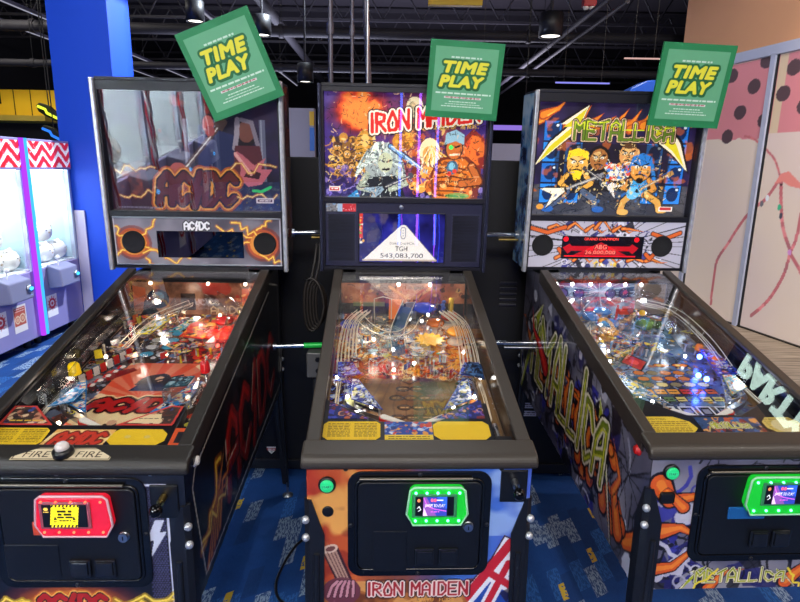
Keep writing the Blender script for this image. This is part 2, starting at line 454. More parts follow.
def art_translite_acdc():
    a = Art(TW, TH, .0026)
    f = a.noise(.12, 3, 4); g = np.clip(a.x/TW, 0, 1)[None, :]*np.ones((a.ny, 1))
    a.ramp(f*.7+.25*np.abs(g-.45), [(.2, '#07060c'), (.4, '#14122a'), (.55, '#241b46'), (.75, '#3a1f3c'), (1, '#4a2430')])
    a.cloud('#6a1f24', .14, 5, .52, .12, .8, [(.16, .2), (.5, .2), (.45, .46), (.2, .46)])
    a.cloud('#c2402e', .07, 8, .6, .12, .5, [(.2, .3), (.42, .3), (.4, .46), (.25, .46)])
    for x in (.30, .42, .60): a.rect(x, x+.022, .12, .36, '#7f86a0', .65); a.rect(x+.004, x+.01, .12, .36, '#b6bccb', .6)
    a.poly([(.34, .0), (.52, .0), (.5, .3), (.36, .34)], '#182a5e', .8)
    a.poly([(.0, 0), (.17, 0), (.13, .2), (0, .17)], '#3c1420', .8); a.cloud('#a3481f', .06, 12, .55, .1, .7, [(0, .03), (.13, .03), (.12, .15), (0, .16)])
    # guitarist with long hair and a neck across the sheet
    a.ell(.545, .31, .045, .055, '#15101c'); a.ell(.548, .315, .032, .042, '#7d4a3e'); a.line([(.515, .36), (.51, .3), (.5, .25)], .02, '#a39aa8')
    a.line([(.53, .36), (.57, .35), (.585, .29), (.60, .23)], .016, '#8d8494'); a.poly([(.50, .26), (.6, .26), (.62, .14), (.49, .14)], '#5a2430')
    guitar(a, .29, .16, .23, .85, '#b2322e', '#5a4138', .02, False)
    a.ell(.40, .34, .022, .034, '#c0605c'); a.ell(.405, .315, .02, .02, '#a34a4a'); a.ell(.27, .17, .03, .022, '#b5564e')
    # pink horned guitar at right
    a.poly([(.515, .13), (.545, .10), (.60, .11), (.645, .17), (.60, .17), (.62, .215), (.575, .185), (.53, .225), (.505, .24), (.495, .222), (.52, .19)], '#c96a78')
    a.poly([(.53, .14), (.59, .13), (.60, .155), (.55, .17)], '#3a1420'); a.line([(.5, .23), (.56, .15)], .012, '#e9b0a8')
    acdc(a, .185, .03, .30, .115, '#5c1a1c', '#e8a23a', '#b0521c', wd=.026)
    for s_, x0, x1, y in ((1, .02, .18, .16), (2, .48, .66, .17), (3, .5, .66, .06), (4, .03, .16, .06)):
        a.bolt(x0, y, x1, y+.01, .004, '#ffe08a', s_, 8, .25, '#c8701c')
    a.line([(.565, .085), (.6, .082), (.635, .1)], .011, '#2fd06a')
    a.rect(.575, .645, .035, .055, '#e6d6d6'); a.rect(.58, .64, .039, .051, '#57202c'); a.dashes(.59, .635, .045, .004, '#e6d6d6', 2)
    a.dashes(.02, .2, .012, .004, '#8a7f96', 4); return a
def art_translite_im():
    a = Art(MW, MH, .0024)
    f = a.noise(.13, 21, 4); X = a.x[None, :]*np.ones((a.ny, 1)); Y = a.y[:, None]*np.ones((1, a.nx))
    a.ramp(f+.0*X, [(.2, '#120a2c'), (.42, '#2a1a58'), (.56, '#4a2f86'), (.7, '#3a2470'), (.9, '#6d58b0')])
    d = np.hypot(X-.14, (Y-.34)*1.2); m = np.clip(1-d/.15, 0, 1); hot = np.clip((m*1.5+(a.noise(.04, 3)-.5)*1.2*(m > 0)), 0, 1)
    for k in range(3):
        c = np.interp(hot, [0, .35, .6, .8, 1], [a.c(q)[k] for q in ('#3a1020', '#7c1410', '#b82c14', '#d8561c', '#f08a34')])
        a.C[..., k] = a.C[..., k]*(1-np.clip(m*2.5, 0, 1))+c*np.clip(m*2.5, 0, 1)
    d = np.hypot((X-.36)*.9, Y-.22); m = np.clip(1-d/.22, 0, 1)*np.clip((a.noise(.05, 9)-.25)*3, 0, 1)
    for k in range(3): a.C[..., k] = a.C[..., k]*(1-m)+m*np.interp(m, [0, .5, 1], [a.c(q)[k] for q in ('#8a2a12', '#e2641c', '#ffd25a')])
    a.ell(.36, .358, .034, .04, '#d9cba4'); a.ell(.352, .365, .012, .014, '#b8a67c'); a.ell(.37, .35, .008, .009, '#b8a67c')
    a.poly([(.54, .22), (.6, .28), (.65, .24), (.65, .12), (.55, .12)], '#8a2418'); a.poly([(.57, .22), (.6, .26), (.62, .22), (.6, .14)], '#d2461e')
    a.cloud('#f07a2a', .04, 14, .58, .06, .8, [(.54, .1), (.65, .1), (.65, .26), (.54, .24)])
    # crowd of golden figures and a gold mask at left
    pal = ['#c88a2a', '#e6b24a', '#8a5a1c', '#5a3414', '#f0d080', '#3c2416']
    a.clutter(pal, 240, 31, .008, .024, [(.02, .08), (.2, .24)])
    for x, y in ((.05, .2), (.09, .17), (.06, .12), (.11, .12), (.2, .2)): toon(a, x, y, .016, '#d39a44', '#5a3414', '#7a4a1c', rnd.randint(0, 3))
    a.poly([(.125, .15), (.13, .24), (.16, .275), (.19, .24), (.2, .15)], '#c98f2a'); a.ell(.162, .225, .018, .026, '#e9c06a')
    for q in range(6): a.line([(.128+.001*q, .155+.017*q), (.15, .16+.017*q)], .004, '#4a2a0e'); a.line([(.175, .16+.017*q), (.197-.001*q, .155+.017*q)], .004, '#4a2a0e')
    a.clutter(['#2a1a58', '#5b48a0', '#7c66c8', '#18103a', '#a08ad8'], 200, 5, .006, .022, [(.0, .0), (.65, .12)], .6)
    a.clutter(['#c8581a', '#e8a040', '#2a1420', '#7a2a14', '#f0c870'], 170, 6, .006, .02, [(.28, .1), (.5, .3)], .75)
    # white haired guitarist, centre left
    a.ell(.235, .135, .075, .085, '#9fa8a6'); 
    for q in range(26):
        t = rnd.uniform(-.2, 3.4); a.line([(.235+.03*math.cos(t), .15+.03*math.sin(t)), (.235+.08*math.cos(t), .13+.09*math.sin(t)), (.225+.1*math.cos(t), .09+.08*math.sin(t))], .008, rnd.choice(['#e8efe4', '#c4d0c8', '#7d8a8a', '#f8fff0']))
    a.ell(.245, .14, .03, .04, '#c4c8a8'); a.line([(.225, .15), (.24, .143)], .006, '#20242a'); a.line([(.252, .143), (.268, .15)], .006, '#20242a'); a.line([(.235, .112), (.26, .114)], .008, '#2a2020')
    a.poly([(.16, .08), (.3, .09), (.33, .0), (.14, .0)], '#1c2028'); a.line([(.3, .1), (.33, .06), (.27, .035)], .026, '#b4bca4'); a.line([(.17, .09), (.14, .04), (.19, .03)], .026, '#a4ac98')
    guitar(a, .22, .03, .14, .42, '#8fa4b0', '#4a4a58', .014, True); a.poly([(.09, .0), (.13, .03), (.14, .0)], '#2a8ac0')
    # blue blade across the middle
    a.line([(.265, .205), (.41, .105)], .024, '#1c2a48'); a.line([(.265, .205), (.41, .105)], .015, '#6f9fd0'); a.line([(.27, .205), (.40, .115)], .004, '#d8f0ff')
    # orange haired and pale haired band members behind
    a.ell(.315, .225, .042, .04, '#d08a2a'); a.ell(.318, .215, .024, .028, '#b86a28'); a.line([(.3, .222), (.312, .216)], .005, '#1c1008'); a.line([(.325, .216), (.337, .222)], .005, '#1c1008'); a.clutter(['#f0b040', '#8a4a14'], 40, 77, .006, .014, [(.28, .2), (.36, .265)])
    a.ell(.425, .185, .042, .055, '#efe0b0'); a.ell(.42, .175, .024, .032, '#e0a050'); a.line([(.41, .18), (.418, .174)], .005, '#1c1008'); a.line([(.427, .174), (.437, .18)], .005, '#1c1008')
    for q in range(14): a.line([(.43, .21), (.40+.008*q, .16), (.39+.009*q, .1)], .004, rnd.choice(['#fff4d0', '#f0c868', '#d89a3a']))
    a.clutter(['#f2a23c', '#c8641c', '#7a2a10', '#ffd27a'], 60, 41, .01, .025, [(.36, .02), (.46, .12)])
    # big muscular orange musician at right, metal cap
    a.poly([(.43, .1), (.47, .165), (.58, .17), (.64, .12), (.63, .0), (.44, .0)], '#7a2c10'); a.poly([(.44, .09), (.475, .155), (.57, .16), (.62, .11), (.6, .0), (.45, .0)], '#d8741e')
    for q in range(7): a.line([(.46, .12-.018*q), (.52, .13-.02*q), (.58, .115-.018*q)], .006, '#5a1c08')
    a.clutter(['#f2a850', '#8a3a12', '#ffcf86', '#5a2010'], 70, 45, .006, .018, [(.45, .0), (.62, .15)], .8)
    a.line([(.6, .13), (.635, .07), (.56, .06)], .036, '#5a2410'); a.line([(.6, .13), (.632, .07), (.56, .06)], .026, '#c4682a')
    a.ell(.525, .205, .038, .05, '#2a2024'); a.ell(.525, .2, .032, .042, '#c86a28'); a.poly([(.485, .215), (.49, .26), (.53, .275), (.565, .255), (.565, .215), (.53, .23)], '#8fb8c8')
    a.ell(.512, .205, .009, .009, '#4aff6a'); a.line([(.53, .205), (.548, .212)], .007, '#1c0c08'); a.line([(.51, .175), (.545, .178)], .008, '#f0e0c0')
    a.ell(.52, .125, .024, .028, '#3a6a8a'); a.ell(.518, .13, .013, .015, '#86c4d8'); a.ell(.508, .1, .01, .01, '#e2402a'); a.ell(.53, .11, .009, .009, '#e2402a')
    a.ell(.545, .01, .05, .012, '#3fae5a', .7)
    a.ink(420, 3, .022, .003, None, '#140a14', '#f0c890'); a.ink(160, 4, .018, .003, [(.12, .0), (.36, .2)], '#10141c', '#e8f0e8')
    # title
    L = [(.022, '#1a0c10'), (.013, '#fff2dc'), (0, '#d8231a')]
    a.glyphs('IRON MAIDEN', .185, .258, .44, .07, .013, L, gap=.32, rot=.12, shear=.1)
    a.text('LEGACY OF THE BEAST', .53, .285, .018, '#1a0c10', .05, 0, .03, .19); a.text('LEGACY OF THE BEAST', .53, .285, .017, '#e8b83a', .02, 0, .03, .186)
    a.rect(.015, .06, .022, .042, '#f4e4d8'); a.rect(.019, .056, .026, .038, '#c02a20'); a.dashes(.024, .054, .032, .005, '#f4e4d8', 3)
    return a
def art_translite_met():
    a = Art(TW, TH, .0025)
    f = a.noise(.1, 51, 3)
    a.ramp(f, [(.2, '#120c1e'), (.5, '#241a3e'), (.8, '#3a2a60')])
    a.rect(0, TW, 0, .13, '#3b3a40'); a.cloud('#565459', .05, 3, .5, .1, .7, [(0, 0), (TW, 0), (TW, .13), (0, .13)])
    for q in range(40):
        x, y = rnd.uniform(0, TW), rnd.uniform(0, .12); a.line([(x, y), (x+rnd.uniform(-.03, .03), y+rnd.uniform(-.02, .02)), (x+rnd.uniform(-.05, .05), y+rnd.uniform(-.02, .02))], .003, '#17161a')
    # flames over the top
    for q in range(13):
        x = .03+q*.053; h = rnd.uniform(.03, .09); y = .4+rnd.uniform(-.04, .02)
        a.line([(x-.06, y-.01), (x, y+h*.3), (x+.035, y+h)], .042, '#b4481a', .95, True); a.line([(x-.06, y-.01), (x, y+h*.3), (x+.03, y+h*.9)], .026, '#f08a24', 1, True); a.line([(x-.04, y-.012), (x, y+h*.3)], .007, '#ffc24a', 1, True)
    # amplifier stacks
    for x0, sg in ((.035, 1), (.575, 1), (.13, 1), (.475, 1)):
        n = 4 if x0 in (.035, .575) else 3
        for k in range(n):
            y = .055+k*.085; a.rect(x0-.004, x0+.074, y-.004, y+.08, '#0a1630'); a.rect(x0, x0+.07, y, y+.076, '#1f6fc8' if k % 2 else '#2a86de')
            a.ell(x0+.035, y+.038, .026, .03, '#0e2a58'); a.rect(x0+.045, x0+.062, y+.05, y+.068, '#10203c'); a.ell(x0+.053, y+.059, .006, .006, '#e8f0f8')
    a.poly([(.1, .1), (.56, .1), (.6, .3), (.08, .3)], '#17131c', .75)
    for q in range(8): a.cloud('#c8641c', .05, 60+q, .66, .05, .5, [(.0, .1), (TW, .1), (TW, .4), (0, .4)]) if q < 2 else None
    # four cartoon musicians
    toon(a, .275, .235, .043, '#a86a34', '#120c10', '#22242c', 1)
    toon(a, .40, .255, .045, '#d89a58', '#5a3a20', '#7a3a24', 3)
    toon(a, .185, .215, .050, '#e8ac48', '#f2d024', '#16181f', 0)
    toon(a, .46, .2, .052, '#d8923e', '#2878c4', '#3fa0d8', 2)
    for x, y, x2, y2, x3, y3, c in ((.15, .1, .11, .06, .06, .03, '#4a5a78'), (.22, .1, .27, .07, .28, .03, '#55647f'), (.3, .14, .36, .1, .4, .09, '#39465c'), (.43, .09, .4, .06, .39, .02, '#d8a24a'), (.5, .09, .55, .06, .56, .03, '#d8a24a')):
        a.line([(x, y), (x2, y2), (x3, y3)], .036, '#0e0c12'); a.line([(x, y), (x2, y2), (x3, y3)], .026, c); a.ell(x3+.012, y3-.004, .026, .013, '#2a62b0' if c[1] != 'd' else '#e2b25a')
    guitar(a, .12, .1, .17, .38, '#f2ead4', '#8a8a90', .012, True); guitar(a, .33, .13, .12, 2.6, '#f6f0e4', '#3c3c44', .01, True)
    a.ell(.335, .2, .03, .02, '#f0e8d8'); a.ell(.36, .17, .04, .022, '#e8e0d0'); a.clutter(['#e0442a', '#f4ecd8', '#2a8ad8', '#e8b84a', '#18141c'], 90, 90, .006, .016, [(.3, .13), (.42, .22)], .95)
    guitar(a, .47, .115, .13, .5, '#6fc0e8', '#b98a4a', .011, False)
    a.clutter(['#0e0c12', '#f0d890', '#c88434', '#3a6aa8'], 120, 91, .004, .012, [(.1, .05), (.58, .2)], .8)
    a.ink(330, 5, .02, .003, [(.08, .04), (.6, .31)], '#0e0a10', '#f4d890')
    # title with two long outer strokes
    for ex, c in ((.014, '#120a0a'), (.008, '#f4e6c8'), (0, '#d8c81e')):
        g = ex
        a.poly([(.205+g, .44+g*1.5), (.175, .36-g), (.012-g*1.6, .215-g*1.6), (.06, .285+g*2), (.15-g, .365+g), (.115-g*2, .365+g)], c)
        a.poly([(.53-g, .40+g*1.5), (.6+g*1.8, .3+g), (.648+g*1.6, .205-g*1.8), (.585, .275-g*1.5), (.5-g, .335-g)], c)
    Lw = [(.017, '#120a0a'), (.009, '#f0c8a8'), (.0035, '#14100c'), (0, '#5f7a1c')]
    a.glyphs('METALLICA', .16, .315, .42, .07, .011, Lw, gap=.32, vary=.12)
    a.glyphs('METALLICA', .16, .355, .42, .03, .004, [(0, '#d6dc2a')], gap=.32, vary=.05)
    a.ell(.04, .035, .016, .012, '#e09a2a'); a.rect(.56, .62, .022, .042, '#f0e8e0'); a.rect(.565, .615, .026, .038, '#c03030')
    return a
def art_speaker_acdc(W, H):
    a = Art(W, H, .0022, '#6b6876')
    a.ramp(a.noise(.09, 4, 3), [(.25, '#4c4a58'), (.5, '#6d6a78'), (.8, '#8a8794')])
    for x in (.075, W-.075):
        for k, c in enumerate(('#7a2c1c', '#c8541e', '#f0a23a')): a.ell(x, H*.46, .075-.011*k, .072-.011*k, c, .75)
    sd = 1
    for x0, y0, x1, y1 in ((.0, .16, .05, .1), (0, .04, .04, .07), (.1, .12, .17, .19), (.1, .08, .2, .03), (.11, .05, .3, .03), (W-.26, .165, W-.12, .12), (W-.1, .13, W-.2, .18), (W-.09, .05, W, .02), (W-.1, .15, W-.04, .19), (W-.13, .1, W-.2, .1), (.12, .03, .15, .0)):
        sd += 1; a.bolt(x0, y0, x1, y1, .005, '#ffd85a', sd, 7, .3, '#d0701e')
    a.glyphs('AC/DC', W/2-.052, H*.75, .1, .03, .0075, [(.008, '#2a2830'), (0, '#f4f4f8')], gap=.35)
    for q in range(3): a.line([(.004+.0*q, .004), (W-.004, .004), (W-.004, H-.004), (.004, H-.004), (.004, .004)], .004, '#b9b7c2')
    return a
def art_speaker_met(W, H):
    a = Art(W, H, .0022, '#b9b6c6')
    cx, cy = W/2, H*.5; r = random.Random(3)
    for q in range(46):
        t = r.uniform(0, 6.28); a.line([(cx+.16*math.cos(t), cy+.08*math.sin(t)), (cx+.5*math.cos(t), cy+.3*math.sin(t))], .003, '#26242c')
    a.clutter(['#24265e', '#3a3c8c', '#1a1a2a', '#d8d6e4'], 120, 8, .008, .03, [(.14, .0), (W-.14, H)], .95)
    for q in range(12):
        x = .12+q*.04; y = r.choice([.03, .16, .17, .04]); s_ = r.uniform(-.03, .03)
        pts = [(x-.04, y), (x-.01, y+s_+.012), (x+.03, y-.008), (x+.06, y+s_)]
        a.line(pts, .022, '#16121c', 1, True); a.line(pts, .015, '#d8682a', 1, True); a.line(pts, .004, '#f4a24a', 1, True)
    for x0, x1, y in ((.0, .15, .17), (.13, .16, .08), (W-.14, W-.02, .15), (W-.16, W-.12, .06)):
        pts = [(x0, y), ((x0+x1)/2, y-.02), (x1, y+.005)]; a.line(pts, .022, '#16121c'); a.line(pts, .015, '#d8622a')
    a.clutter(['#e8c83a', '#f0f0f4'], 14, 9, .006, .014, [(W/2-.06, 0), (W/2+.06, .03)])
    return a
def art_grille(W, H):
    a = Art(W, H, .0022, '#34344a')
    k = 0; y = .006
    while y < H-.004:
        x = .006+(.004 if k % 2 else 0)
        while x < W-.004: a.ell(x, y, .0042, .0042, '#07070c'); x += .0088
        y += .0068; k += 1
    return a
def art_lcd(W, H):
    a = Art(W, H, .0018, '#1a1550')
    a.ramp(a.noise(.07, 6, 3), [(.25, '#0c0a34'), (.5, '#1c1a66'), (.75, '#2a2a8c'), (.95, '#4a4a96')])
    a.poly([(0, 0), (.06, 0), (.09, H*.6), (.05, H), (0, H)], '#3a3458', .7); a.cloud('#5a5060', .05, 8, .5, .12, .6, [(.03, .08), (.16, .1), (.15, H), (.03, H)])
    a.rect(0, .014, .1, H, '#c8403a'); a.clutter(['#f0e8d8', '#d83a2a', '#2ac45a', '#e8b04a'], 16, 3, .004, .01, [(0, .08), (.016, H)])
    for x, c in ((.175, '#8a3ae0'), (.245, '#2a4cff'), (.31, '#9a4aff'), (.33, '#2438d0')): a.line([(x, 0), (x+.004, H*.5), (x-.002, H)], .004, c, .85)  # streaks painted into the picture, imitating LED strips mirrored in the screen
    tri = [(.012, .006), (.172, .155), (.182, .158), (.192, .155), (.325, .006)]
    a.poly([(p[0]+.004, p[1]) for p in tri], '#6a6070'); a.poly(tri, '#ddd8d2'); a.rect(.012, .325, .004, .012, '#b9a894')
    a.line([(.172, .11), (.172, .14), (.177, .147), (.187, .147), (.192, .14), (.192, .11), (.187, .1), (.177, .1), (.172, .11)], .0035, '#8a8690')
    for y in (.112, .123, .134): a.ell(.182, y, .0025, .0025, '#8a8690')
    a.text('GRAND CHAMPION', .177, .079, .0095, '#4a4650', .02, 0, 0, .105)
    a.text('TGH', .175, .057, .021, '#141218', .025, 0, 0, .05)
    a.text('543,083,700', .177, .026, .022, '#141218', .025, 0, 0, .18); return a
def art_dmd_red(W, H):
    a = Art(W, H, .0016, '#0c0404')
    R = '#d8101a'
    a.poly([(.01, .045), (.04, .062), (.05, .052), (W-.05, .052), (W-.04, .062), (W-.01, .045), (W-.035, .018), (W-.05, .032), (.05, .032), (.035, .018)], R, .45)
    a.poly([(.06, .012), (W/2, .07), (W-.06, .012)], R, .45); a.rect(.02, W-.02, .006, .011, R)
    a.ell(.022, H-.016, .011, .011, R); a.ell(W-.022, H-.016, .011, .011, R)
    a.text('GRAND CHAMPION', W/2, H-.014, .012, '#ff4a40', .02, 0, 0, .15)
    a.text('ABG', W/2, H*.5, .022, '#0c0404', .06); a.text('ABG', W/2, H*.5, .02, '#ff7a68', .02); a.text('36,000,000', W/2, .024, .02, '#0c0404', .06, 0, 0, .138); a.text('36,000,000', W/2, .024, .018, '#ff7a68', .015, 0, 0, .135)
    return a
FW, FH, FZ = .563, .395, .492
def fu(x): return x+.2815
def art_front_acdc():
    a = Art(FW, FH, .0019, '#12141c')
    a.ramp(a.noise(.08, 3, 2), [(.2, '#0e1017'), (.8, '#171a25')])
    y = .03; k = 0
    while y < .37:
        x = fu(.186)+(.0035 if k % 2 else 0)
        while x < fu(.230): a.ell(x, y, .0026, .0026, '#4a4668'); x += .007
        y += .0062; k += 1
    for sg in (1, -1):
        c = lambda x: FW/2+sg*x
        a.line([(c(.175), .362), (c(.236), .362), (c(.236), .03), (c(.02), .03)], .0055, '#c9cbe0')
        a.poly([(c(.204), .268), (c(.226), .268), (c(.213), .234), (c(.231), .237), (c(.186), .16), (c(.198), .212), (c(.179), .209)] if sg > 0 else [(c(.23), .275), (c(.215), .275), (c(.205), .23)], '#cdd2e6')
    a.ell(FW/2-.02, .03, .12, .05, '#8a2a10', .7, 0, .6); a.ell(FW/2-.02, .035, .09, .035, '#e8741c', .8, 0, .6); a.ell(FW/2-.02, .035, .07, .022, '#ffcf4a', .8, 0, .6)
    for q, (x0, x1, yy) in enumerate(((.36, .53, .03), (.37, .54, .045), (.02, .2, .03), (.03, .19, .018))): a.bolt(x0, yy, x1, yy+.01, .005, '#ffe05a', 30+q, 9, .2, '#c8a01c')
    acdc(a, FW/2-.105, .006, .165, .05, '#b0201a', '#f0b04a', '#c8641c', wd=.013)
    return a
def art_front_im():
    a = Art(FW, FH, .0019)
    X = a.x[None, :]*np.ones((a.ny, 1)); f = X/FW+(a.noise(.1, 4)-.5)*.25
    a.ramp(f, [(0, '#a8341a'), (.2, '#c8602a'), (.4, '#8a4a34'), (.62, '#33508e'), (.8, '#3f6cc8'), (1, '#4a66c8')])
    a.cloud('#f0b45a', .09, 5, .52, .12, .7, [(0, .14), (.2, .14), (.2, FH), (0, FH)]); a.cloud('#8a2414', .07, 6, .56, .08, .75, [(0, .05), (.22, .05), (.2, .38), (0, .34)])
    a.cloud('#a6c4f0', .08, 9, .56, .14, .6, [(.4, .2), (FW, .2), (FW, FH), (.4, FH)])
    a.rect(0, FW, 0, .07, '#a8642e'); a.cloud('#6a3418', .05, 10, .5, .08, .9, [(0, 0), (FW, 0), (FW, .075), (0, .075)]); a.cloud('#e0a25a', .03, 11, .6, .05, .7, [(0, 0), (FW, 0), (FW, .07), (0, .07)])
    # broken column and clenched hand at left
    a.poly([(.035, .16), (.075, .175), (.115, .07), (.08, .05)], '#3a1c22'); a.poly([(.04, .158), (.07, .168), (.105, .075), (.082, .062)], '#b08a78'); a.ell(.056, .166, .021, .012, '#d8bca8', 1, .35); a.ell(.057, .166, .013, .007, '#6a3c38', 1, .35)
    for q in range(3): a.line([(.05+.009*q, .155), (.085+.008*q, .07)], .003, '#5a3434')
    a.ell(.085, .04, .05, .042, '#6a3440'); 
    for q in range(5): a.line([(.05+.016*q, .025), (.06+.014*q, .055), (.075+.01*q, .07)], .011, '#3c1a28'); a.line([(.05+.016*q, .025), (.06+.014*q, .055), (.075+.01*q, .07)], .007, '#c48a94')
    # waving flag of crossing red, white and blue bands at right
    fl = [(.4, .03), (.475, .135), (.505, .2), (.535, .185), (.545, .09), (FW, .05), (FW, 0), (.42, 0)]
    a.poly(fl, '#2148a8'); w, m = a.inpoly(fl); sv = a.C.copy()
    for wd, c in ((.05, '#e8e8f0'), (.026, '#c02030')):
        a.line([(.40, .0), (.53, .19)], wd, c); a.line([(.53, .05), (.43, .12)], wd*.8, c); a.line([(.47, .0), (.52, .12)], wd*.7, c)
    mm = np.zeros((a.ny, a.nx), bool); mm[w] = m; a.C = np.where(mm[..., None], a.C, sv)
    a.line(fl[:4], .004, '#3a1420'); a.poly([(.5, .03), (.55, .06), (.52, 0)], '#241420', .8)
    L = [(.0125, '#140c12'), (.0065, '#f0d8d0'), (0, '#a81c28')]
    a.glyphs('IRON MAIDEN', FW/2-.128, .027, .26, .038, .0062, L, gap=.36)
    a.text('LEGACY OF THE BEAST', FW/2+.05, .012, .011, '#2a120c', .05, 0, 0, .11); a.text('LEGACY OF THE BEAST', FW/2+.05, .012, .010, '#e8a84a', .01, 0, 0, .11)
    return a
def cracked(a, seed, n=60, base='#66647a'):
    a.ramp(a.noise(.16, seed, 3), [(.25, '#45435a'), (.5, base), (.8, '#94929f')]); r = random.Random(seed)
    for q in range(n):
        x, y = r.uniform(0, a.W), r.uniform(0, a.H); t = r.uniform(0, 6.28); pts = [(x, y)]
        for k in range(5): t += r.uniform(-.7, .7); pts.append((pts[-1][0]+.03*math.cos(t), pts[-1][1]+.03*math.sin(t)))
        a.line(pts, r.choice([.003, .004, .007]), '#17151d')
def flame(a, pts, wd, dk='#17121a', c1='#d8581c', c2='#f08a2e'):
    a.line(pts, wd*1.3, dk, 1, True); a.line(pts, wd, c1, 1, True); a.line(pts, wd*.45, c2, .8, True)
def met_logo(a, x, y, w, h, rot=0, k=1.0):
    c, q = math.cos(rot), math.sin(rot); T = lambda u, v: (x+u*w*c-v*h*q, y+u*w*q+v*h*c)
    for ex, col in ((.05, '#0e0a0a'), (.028, '#ece4cc'), (0, '#a8b41e')):
        a.poly([T(.1+ex*.3, 1.5+ex), T(.04, .9-ex), T(-.16-ex, -.75-ex*2), T(-.09, .2+ex), T(-.01-ex*.3, .85+ex), T(-.05-ex, .95+ex)], col)
        a.poly([T(.9, 1.15+ex), T(.98+ex*.3, .8), T(1.16+ex, -.8-ex*2), T(1.05, .2-ex), T(.93-ex*.3, .6-ex)], col)
    u = a.c
    a.glyphs('METALLICA', x, y, w, h, h*.16*k, [(h*.26*k, '#0e0a0a'), (h*.14*k, '#ece0c4'), (0, '#7c8c1c')], gap=.34, rot=rot, vary=.26)
    a.glyphs('METALLICA', x, y, w, h*.9, h*.06*k, [(0, '#d8d83a')], gap=.34, rot=rot, vary=.26)
def art_front_met():
    a = Art(FW, FH, .0019); cracked(a, 8, 70)
    a.clutter(['#232062', '#2c2a84', '#131018', '#3a3a9a'], 60, 4, .015, .05, [(.0, .0), (.16, .3)], .95); a.clutter(['#232062', '#131018'], 60, 14, .015, .05, [(.0, .0), (FW, .09)], .9)
    a.clutter(['#a8a6bc', '#c4c2d4'], 26, 5, .02, .05, [(0, 0), (.16, .3)], .9)
    for pts, w in (([(.03, .32), (.06, .27), (.14, .285), (.19, .25)], .055), ([(.05, .18), (.1, .19), (.17, .15)], .045), ([(.02, .06), (.09, .07), (.14, .12), (.16, .09)], .04), ([(.42, .02), (.48, .08), (.55, .04)], .04), ([(.2, .0), (.24, .05), (.3, .06)], .03), ([(.1, .25), (.05, .3), (.02, .28)], .03), ([(.5, .3), (.54, .2), (.52, .12)], .04)): flame(a, pts, w)
    met_logo(a, FW/2-.12, .02, .25, .034, 0, .9)
    for k in range(2): a.bolt(.16+.3*k, .0, .22+.2*k, .06, .006, '#f0d83a', k)
    return a
SW, SH, SZ = 1.345, .72, .47
def side_clip(): return [(0, .012), (SW, .012+.075*SW), (SW, .70), (1.1, .70), (1.1, .68), (0, .412)]
def art_side_acdc(left=False):
    a = Art(SW, SH, .0042, '#0b0b0e')
    k = 0; y = .05
    while y < .45:
        a.line([(.1, y), (.75, y+.06)], .0016, '#1c1a1e'); y += .0085
    a.cloud('#3a0d0a', .12, 3, .5, .1, .7, [(.3, .12), (1.2, .2), (1.2, .6), (.4, .42)])
    # tall jagged red strokes of the title, seen along the side
    B = lambda u, v: (u, v+.085*u)
    x = .38; sx = -1 if left else 1; bx = SW+.05 if left else 0
    for k2, ch in enumerate('AC/DC'):
        w = .13 if ch != '/' else .08
        for st in GLYPH[ch]:
            pts = [B(bx+sx*(x+px*w), .1+py*.24) for px, py in st]
            a.line(pts, .075, '#050405'); a.line(pts, .058, '#7a130f'); a.line([(p[0]-.008, p[1]+.006) for p in pts], .02, '#a81c17')
            a.line([(p[0]-.022, p[1]+.012) for p in pts[:2]], .006, '#d8c0a8')
        x += w+.045
    for q in range(7): flame(a, [(.14+.03*q, .06+.01*q), (.19+.03*q, .14+.02*q), (.23+.035*q, .19+.03*(q % 3)), (.28+.035*q, .26+.03*(q % 3))], .03, '#1a0a06', '#a8461a', '#e09a2e') if q < 5 else None
    a.bolt(.09, .14, .3, .3, .012, '#e8b83a', 4, 8, .3, '#a85a18'); a.bolt(.1, .16, .36, .2, .008, '#f0cf5a', 7, 8, .3, '#a85a18')
    for pts in ([(.05, .345), (.115, .05), (1.3, .15), (1.3, .62), (1.12, .66)], [(.05, .345), (.075, .385), (1.1, .63)]): a.line(pts, .0055, '#c9c4bc')
    return a
def art_side_met(left=False):
    a = Art(SW, SH, .0042); cracked(a, 11, 130, '#6a6878'); r = random.Random(4)
    sh = lambda u, v: (u, v+.09*u)
    a.clutter(['#1b1822', '#121016', '#26235c', '#30309a'], 150, 3, .02, .07, [(.2, .05), (1.3, .55)], .95)
    a.clutter(['#c9c7d6', '#a5a3b4', '#dcdae6'], 70, 5, .02, .06, [(0, .02), (1.3, .6)], .9)
    for q in range(13):
        x = .12+.09*q; y = .08+.085*x+r.uniform(0, .2); pts = [(x-.08, y), (x-.02, y+r.uniform(-.05, .07)), (x+.05, y+.05), (x+.1, y+r.uniform(0, .12)), (x+.16, y+.1)]
        flame(a, pts, .055)
    a.clutter(['#121016', '#0e0c12', '#1b1822'], 70, 17, .03, .08, [(.15, .05), (1.3, .5)], .95); [flame(a, [(.15+.12*q, .1+.02*q), (.2+.12*q, .2+.03*q), (.17+.12*q, .26+.03*q), (.24+.12*q, .36+.03*(q % 3))], .06) for q in range(8)]; met_logo(a, 1.16 if left else .26, .25 if left else .17, -.86 if left else .86, .23, .1, .62)
    a.clutter(['#0e0a0a', '#26235c'], 24, 8, .01, .03, [(.3, .1), (1.1, .25)])
    flame(a, [(.95, .33), (1.05, .4), (1.15, .44), (1.2, .55)], .07, '#17121a', '#c81c1c', '#ff3a2e')
    for q in range(9): t = r.uniform(0, 6.28); a.line([(.12, .3), (.12+.15*math.cos(t), .3+.15*math.sin(t))], .005, '#141218')
    return a
